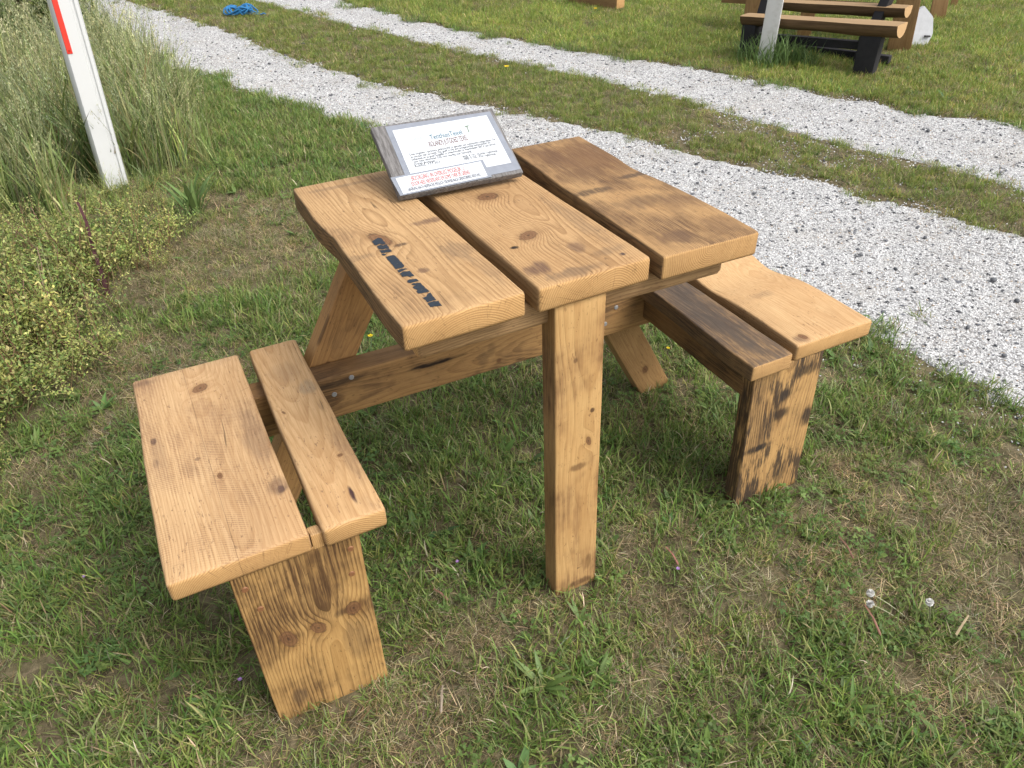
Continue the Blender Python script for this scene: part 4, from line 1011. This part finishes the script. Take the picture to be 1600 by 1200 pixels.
tg = tints(s.sum(), dd[s]*1.0); tg[far[s]] *= np.array([1.34, 1.24, 1.0])*(.75+.5*fbm(x[s][far[s]], y[s][far[s]], 2.0, 77, 3))[:, None]; tg[strip[s]] *= np.array([1.08, 1.02, .85])
scatter('lawn_grass', P_green, P[s], rots(s.sum(), .16), RNG.uniform(.65, 1.25, s.sum())*(1.1-.35*dd[s])*far_s, tg, 'short green lawn grass around the picnic table and beside the tracks', 'grass', m_grass)
s = isdry; scatter('dry_thatch', P_dry, P[s], rots(s.sum(), .1), RNG.uniform(.7, 1.25, s.sum())*np.clip(.8+.07*d[s], 1, 1.4), tints(s.sum(), dd[s]*0, (.92, .89, .84), .24), 'dry straw coloured thatch in bare patches of the lawn', 'thatch', m_grass)
s = clov; scatter('clover_patches', P_clov, P[s], rots(s.sum(), .1), RNG.uniform(.7, 1.2, s.sum()), tints(s.sum(), dd[s]*0), 'small round leaved clover among the lawn grass', 'clover', m_grass)
s = leafw; scatter('small_lawn_weeds', P_leaf, P[s], rots(s.sum(), .1), RNG.uniform(.5, 1.1, s.sum()), tints(s.sum(), dd[s]*0), 'small broad leaved weeds scattered through the lawn grass', 'weeds', m_grass)

# long grass left of the table, behind the marker post, and the clump at the white stake
x, y = points(-3.4, .2, 2.35, 9.0, 270)
e = x-EW(y); m = (e < .02) & (RNG.random(len(x)) < sstep(y, 2.45, 3.1)*np.clip(1.25-(y-3)*.13, .35, 1)*(1-sstep(e, -.12, .04)*.6))
x, y = keep(x, y, np.full_like(x, .3), m)
P_tall = [t_tall().mesh('tall_grass_clump', m_grass) for i in range(8)]
sc_t = RNG.uniform(.62, 1.12, len(x))*(.70+.30*sstep(-(x-EW(y)), -.02, .35))*(.80+.20*sstep(y, 2.9, 3.5))*np.where((np.abs(x+.60) < .30) & (y < 3.02), .35, 1.0)
scatter('tall_grass', P_tall, np.stack([x, y, gheight(x, y)], 1), rots(len(x), .13)+np.array([0, .05, 0]), sc_t, tints(len(x), np.zeros(len(x)), (1.0, 1.0, .92), .28), 'tall seeding grass around the foot of the white marker post', 'grass', m_grass)
# yellow-green weeds in front of it
x, y = points(-3.0, -.1, 1.0, 3.5, 420)
e = x-EW(y); m = (e < .10) & (RNG.random(len(x)) < (1-sstep(e, -.10, .10)*.85)*(1-sstep(y, 2.7, 3.3)*.85)*sstep(fbm(x, y, 5, 151, 3), .32, .52))
x, y = keep(x, y, np.full_like(x, .1), m)
P_spr = [t_sprig().mesh('weed_sprig', m_grass) for i in range(8)]
scatter('yellow_weeds', P_spr, np.stack([x, y, gheight(x, y)], 1), rots(len(x), .16), RNG.uniform(.55, 1.15, len(x))*(.65+.35*sstep(-(x-EW(y)), -.05, .3))*(1-.62*sstep(y, 2.15, 2.75)), tints(len(x), np.zeros(len(x)), (.95, .95, .9), .18), 'wiry yellow green weeds with tiny leaves beside the lawn', 'weeds', m_grass)

# loose shell pieces
x, y = points(-1.6, 5.4, -1.7, 9.6, 9000)
ins = inside(x, y); d = cdist(x, y)
pk = np.where(ins > -.02, 1.0, np.exp(ins/.05)*.8)*np.clip(1.35-d*.17, .10, 1.0)
strip = (x > E2(y)-.12) & (x < E3(y)+.12)
pk = np.where(strip & (ins < -.02) & (y < 2.6), np.maximum(pk, .25*(1-sstep(fbm(x, y, 4.0, 91, 4), .34, .52))), pk)
ne = np.exp(-((x-E1(y)+.10)/.20)**2)*(x < E1(y))*(y < 1.4); pk = np.maximum(pk, ne*.22*sstep(fbm(x, y, 6.0, 95, 3), .38, .6))
x, y = keep(x, y, np.zeros_like(x), RNG.random(len(x)) < pk)
P_peb = [t_pebble().mesh('shell_piece', m_peb) for i in range(10)]
n = len(x); br = np.clip(RNG.normal(.51, .17, n), .14, .80); col = np.stack([br*.985, br*.985, br*.975], 1)
warm = RNG.random(n) < .07; col[warm] = np.array([.42, .34, .26])*RNG.uniform(.7, 1.2, (warm.sum(), 1))
dark = RNG.random(n) < .055; col[dark] = np.array([.085, .088, .095])*RNG.uniform(.5, 1.8, (dark.sum(), 1))
sz = RNG.uniform(.0035, .0085, n)*np.clip(.8+.10*cdist(x, y), 1, 1.7); sz[dark] *= RNG.uniform(.9, 2.4, dark.sum())
on = inside(x, y) > .0
scatter('loose_gravel', P_peb, np.stack([x, y, gheight(x, y)+np.where(on, .008, .003)+(fbm(x, y, 16, 55, 3)-.5)*.010*on], 1), rots(n, .35), sz, col, 'loose white shell fragments covering the wheel tracks', 'gravel', m_peb)

# ------------------------------------------------------------------ single plants and stones
PEB = []
for u_, v_, s_ in ((1553, 437, .030), (1245, 360, .022), (1090, 283, .018), (1497, 262, .024), (1445, 372, .022), (1400, 418, .018), (1300, 330, .016), (1512, 512, .020), (1180, 300, .018), (1570, 555, .020), (1460, 300, .018), (1385, 520, .016), (1345, 395, .020), (1590, 470, .022),
                   (1240, 300, .018), (885, 300, .015), (1035, 262, .016), (330, 118, .030), (420, 98, .028), (640, 150, .022), (560, 118, .022), (475, 72, .026), (1450, 205, .03), (1330, 188, .026)):
    bm = bmesh.new(); bmesh.ops.create_icosphere(bm, subdivisions=2, radius=.5)
    rs = random.Random(int(u_)); a, b, c = rs.uniform(.9, 1.2), rs.uniform(.6, .9), rs.uniform(.4, .6)
    ph = [rs.uniform(0, 6) for i in range(3)]
    for v in bm.verts:
        k = 1+.12*math.sin(4*v.co.x+ph[0])+.12*math.sin(5*v.co.y+ph[1])+.1*math.sin(6*v.co.z+ph[2]); v.co = Vector((v.co.x*a*k, v.co.y*b*k, v.co.z*c*k))*s_
    if not PEB: m_dark = simple('dark_flint', (.085, .088, .095), .6, .35, 120, .4, .3)
    o = bm_obj('dark_pebble', bm, m_dark, None, True); p = px(u_, v_); o.location = (p[0], p[1], float(gheight(p[0], p[1]))+.010+s_*.12); o.rotation_euler = (0, 0, rs.uniform(0, 6))
    tag(o, 'dark grey pebble lying in the white shell gravel', 'pebble', 'dark pebbles in the gravel'); PEB.append(o)

def plant(name, parts, loc, label, cat, group=None, rz=0.0):
    root = empty(name, (loc[0], loc[1], float(gheight(loc[0], loc[1]))-.002), rz); tag(root, label, cat, group)
    for pn, g in parts:
        o = bpy.data.objects.new(pn, g.mesh(pn, m_plant)); COL.objects.link(o); o.parent = root
    return root
# ribwort rosettes in the mown grass
RL = ['largest rosette of long ribbed leaves on the lawn before the front table leg', 'medium ribbed leaf rosette growing right beside the largest rosette', 'ribbed leaf rosette between the knotty bench leg and the front table leg', 'small ribbed leaf rosette at the foot of the front table leg',
      'ribbed leaf rosette beside the knotty bench leg on the outer side', 'ribbed leaf rosette in the open lawn near the dandelion clocks', 'ribbed leaf rosette under the tabletop near the cross rail', 'ribbed leaf rosette under the bench with the scorched leg', 'ribbed leaf rosette in the lawn between the wide pale seat and the weeds', 'smallest ribbed leaf rosette next to the dandelion clocks']
for i, (u_, v_, k) in enumerate(((850, 1075, 1.0), (935, 1060, .8), (700, 895, .75), (905, 968, .6), (330, 1130, .7), (1330, 1110, .8), (700, 560, .7), (1110, 640, .7), (60, 700, .8), (1420, 880, .5))):
    parts = []
    for q in range(random.randint(7, 10)):
        g = Veg(); g.leaf((0, 0, .006), U(0, 6.28), U(.05, .085)*k, U(.009, .014)*k, U(.65, 1.15), U(.25, .6), vary(random.choice([(.13, .20, .055), (.15, .215, .068), (.115, .18, .05)]), .15), 6, .85); parts.append(('leaf', g))
    plant('plantain_rosette', parts, px(u_, v_), RL[i], 'plant', 'leafy rosettes in the lawn')
# dock by the weeds
parts = []
for q in range(24):
    g = Veg(); g.leaf((U(-.04, .04), U(-.04, .04), .005), U(0, 6.28), U(.10, .22), U(.012, .026), U(.15, .6), U(.2, .9), vary((.115, .175, .055), .2), 6, .75); parts.append(('leaf', g))
plant('dock_plant', parts, px(300, 335), 'upright clump of long dark green dock leaves by the dry patch', 'plant')
# reddish dead stalk
g = Veg(); pth = [np.array((.0, .0, 0)), np.array((.006, .012, .08)), np.array((.006, .03, .17)), np.array((.016, .04, .26)), np.array((.012, .05, .33))]; g.stem(pth, .011, .005, (.105, .045, .050))
g2 = Veg()
for q in range(10): g2.leaf(pth[q % 4+1], U(0, 6.28), U(.02, .04), U(.004, .008), U(.2, 1.0), .4, vary((.12, .06, .06)), 3, .8)
plant('dead_stalk', [('stem', g), ('dry_leaves', g2)], px(168, 462), 'single thick purple brown dead stalk among yellow green weeds', 'plant')
# dandelion clocks
def clock(p, h, az, ln, label):
    g = Veg(); pts = []; q = np.array((0., 0., 0.)); th = ln
    for k in range(6):
        pts.append(q.copy()); q = q+np.array((math.cos(az)*math.sin(th), math.sin(az)*math.sin(th), math.cos(th)))*h/5; th += .08
    g.stem(pts, .0018, .0014, (.30, .30, .18)); hd = Veg(); t_ = pts[-1]
    for k in range(70):
        v = np.array((RNG.normal(), RNG.normal(), RNG.normal())); v /= np.linalg.norm(v); e_ = t_+v*.0075
        i0 = len(hd.v); s_ = np.cross(v, (0, 0, 1.)); s_ /= max(1e-6, np.linalg.norm(s_)); s2 = np.cross(v, s_)
        hd.v += [t_, e_-s_*.0022, e_+s_*.0022+v*.001, e_+s2*.0022]; hd.c += [(.66, .65, .62)]*4; hd.f += [(i0, i0+1, i0+2), (i0, i0+3, i0+1)]
    plant('dandelion_clock', [('stem', g), ('seed_head', hd)], p, label, 'flower', 'dandelion clocks')
for (u_, v_, h, az, ln) in ((1418, 972, .085, 2.3, 1.0), (1425, 968, .10, 2.2, .95), (1452, 975, .06, 1.5, .15), (1205, 55, .1, 1, .1)):
    clock(px(u_, v_), h, az, ln, {1452: 'upright short dandelion seed head on the open lawn', 1205: 'dandelion seed head on a thin stem by the white stake'}.get(u_, 'white fluffy dandelion seed head on a long bent stem'))
# yellow and mauve flowers
def flower(p, h, r, petal, heart, name, label, group, np_=5):
    st_ = Veg(); st_.stem([(0, 0, 0), (U(-.006, .006), U(-.006, .006), h*.5), (U(-.01, .01), U(-.01, .01), h)], .0010, .0008, (.09, .13, .04)); top_ = st_.v[-1]
    hd = Veg()
    for k in range(np_):
        a = 6.283*k/np_; hd.disc((top_[0]+math.cos(a)*r*.5, top_[1]+math.sin(a)*r*.5, h+.001), r*.55, a, .45, vary(petal, .1), 7)
    hr = Veg(); hr.disc((top_[0], top_[1], h+.002), r*.3, 0, 0, heart, 7)
    plant(name, [('stem', st_), ('petals', hd), ('flower_heart', hr)], p, label, 'flower', group)
for u_, v_, h, r in ((584, 525, .06, .009), (1042, 540, .04, .006)): flower(px(u_, v_, h), h, r, (.72, .55, .015), (.5, .36, .02), 'buttercup', 'small glossy yellow buttercup in the grass near the picnic table', 'buttercups')
for u_, v_ in ((790, 103), (1475, 8), (930, 12)): flower(px(u_, v_, .05), .05, .018, (.72, .52, .02), (.6, .40, .02), 'dandelion_flower', 'yellow dandelion flower in the grass along the tracks', 'yellow dandelions', 9)
for u_, v_ in ((124, 908), (372, 1060), (60, 607), (8, 618), (712, 880), (152, 440), (40, 535), (88, 495), (1065, 885)): flower(px(u_, v_, .03), .03, .0045, (.36, .20, .48), (.5, .4, .5), 'mauve_flower', 'tiny mauve flower low in the grass', 'tiny mauve flowers')
# loose dry stems
for u_, v_, L, az, c_ in ((1490, 1000, .06, .3, (.42, .33, .2)), (1372, 1000, .07, 1.2, (.26, .13, .09)), (1330, 880, .06, 1.3, (.20, .10, .07)), (1058, 890, .05, 1.5, (.30, .13, .10)), (690, 1120, .05, 1.1, (.30, .24, .18)), (700, 945, .04, 2.0, (.23, .12, .08))):
    g = Veg(); p = px(u_, v_); g.stem([(0, 0, .018), (math.cos(az)*L*.5, math.sin(az)*L*.5, .026), (math.cos(az)*L, math.sin(az)*L, .022)], .003, .002, c_)
    root = bpy.data.objects.new('dry_stem', g.mesh('dry_stem', m_plant)); COL.objects.link(root); root.location = (p[0], p[1], 0)
    DS = {1490: 'pale straw coloured stem piece lying beyond the dandelion clocks', 1372: 'reddish dead stem lying under the dandelion clocks', 1330: 'dark brown dead stem in the lawn beside the dandelion clocks', 1058: 'pinkish dead stem between the front table leg and scorched bench leg', 690: 'grey brown dead stem beside the largest leaf rosette', 700: 'small brown dead stem near the front table leg'}
    tag(root, DS[u_], 'stem', 'dead stems on the grass')
# dark shrub and dead brush at the far end of the verge
def shrub(name, c, rx, rz, n, cols, ll, lw, label, stemcol):
    g = Veg()
    for k in range(n):
        v = np.array((RNG.normal(), RNG.normal(), RNG.normal())); v /= np.linalg.norm(v); rr = RNG.random()**.45*(1+.25*math.sin(v[0]*5+v[2]*4))
        p = np.array((v[0]*rx*rr, v[1]*rx*rr, rz+v[2]*rz*rr)); p[2] = max(.02, p[2]); g.leaf(p, U(0, 6.28), U(*ll), U(*lw), U(.4, 1.7), U(0, .6), vary(random.choice(cols), .25), 3, .8)
    s = Veg()
    for k in range(12):
        a = U(0, 6.28); s.stem([(0, 0, 0), (math.cos(a)*rx*.3, math.sin(a)*rx*.3, rz*.8), (math.cos(a)*rx*.8, math.sin(a)*rx*.8, rz*U(1.0, 1.7))], .008, .002, stemcol)
    plant(name, [('crown', g), ('trunk', s)], c, label, 'shrub')
shrub('green_shrub', (-.78, 5.5), .36, .42, 2200, [(.075, .125, .03), (.11, .165, .04), (.17, .20, .06)], (.03, .06), (.016, .03), 'leafy dark green shrub behind the marker post', (.07, .05, .03))
shrub('dead_brush', (-1.5, 4.9), .35, .34, 800, [(.10, .07, .05), (.14, .10, .075), (.06, .045, .035)], (.02, .06), (.003, .008), 'brown dead brush at the edge of the tall grass', (.07, .05, .04))
# grass clump round the white stake
for i, (u_, v_, k) in enumerate(((1176, 97, .30), (1228, 99, .32), (1202, 105, .32), (1252, 101, .24))):
    g = Veg()
    for q in range(120): a = U(0, 6.28); r = .12*math.sqrt(U(0, 1)); g.blade((r*math.cos(a), r*math.sin(a), 0), U(0, 6.28), U(.10, .26)*k*3.2, U(.004, .008), U(.05, .5), U(.3, 1.4), vary((.13, .205, .065), .25), 4)
    o = plant('grass_clump', [('blades', g)], px(u_, v_), ['dense grass clump beside the white stake under the log bench end', 'dense grass clump right against the white stake', 'widest dense grass clump covering the foot of the white stake', 'lower dense grass clump under the middle of the log bench'][i], 'grass', 'grass clumps at the stake')
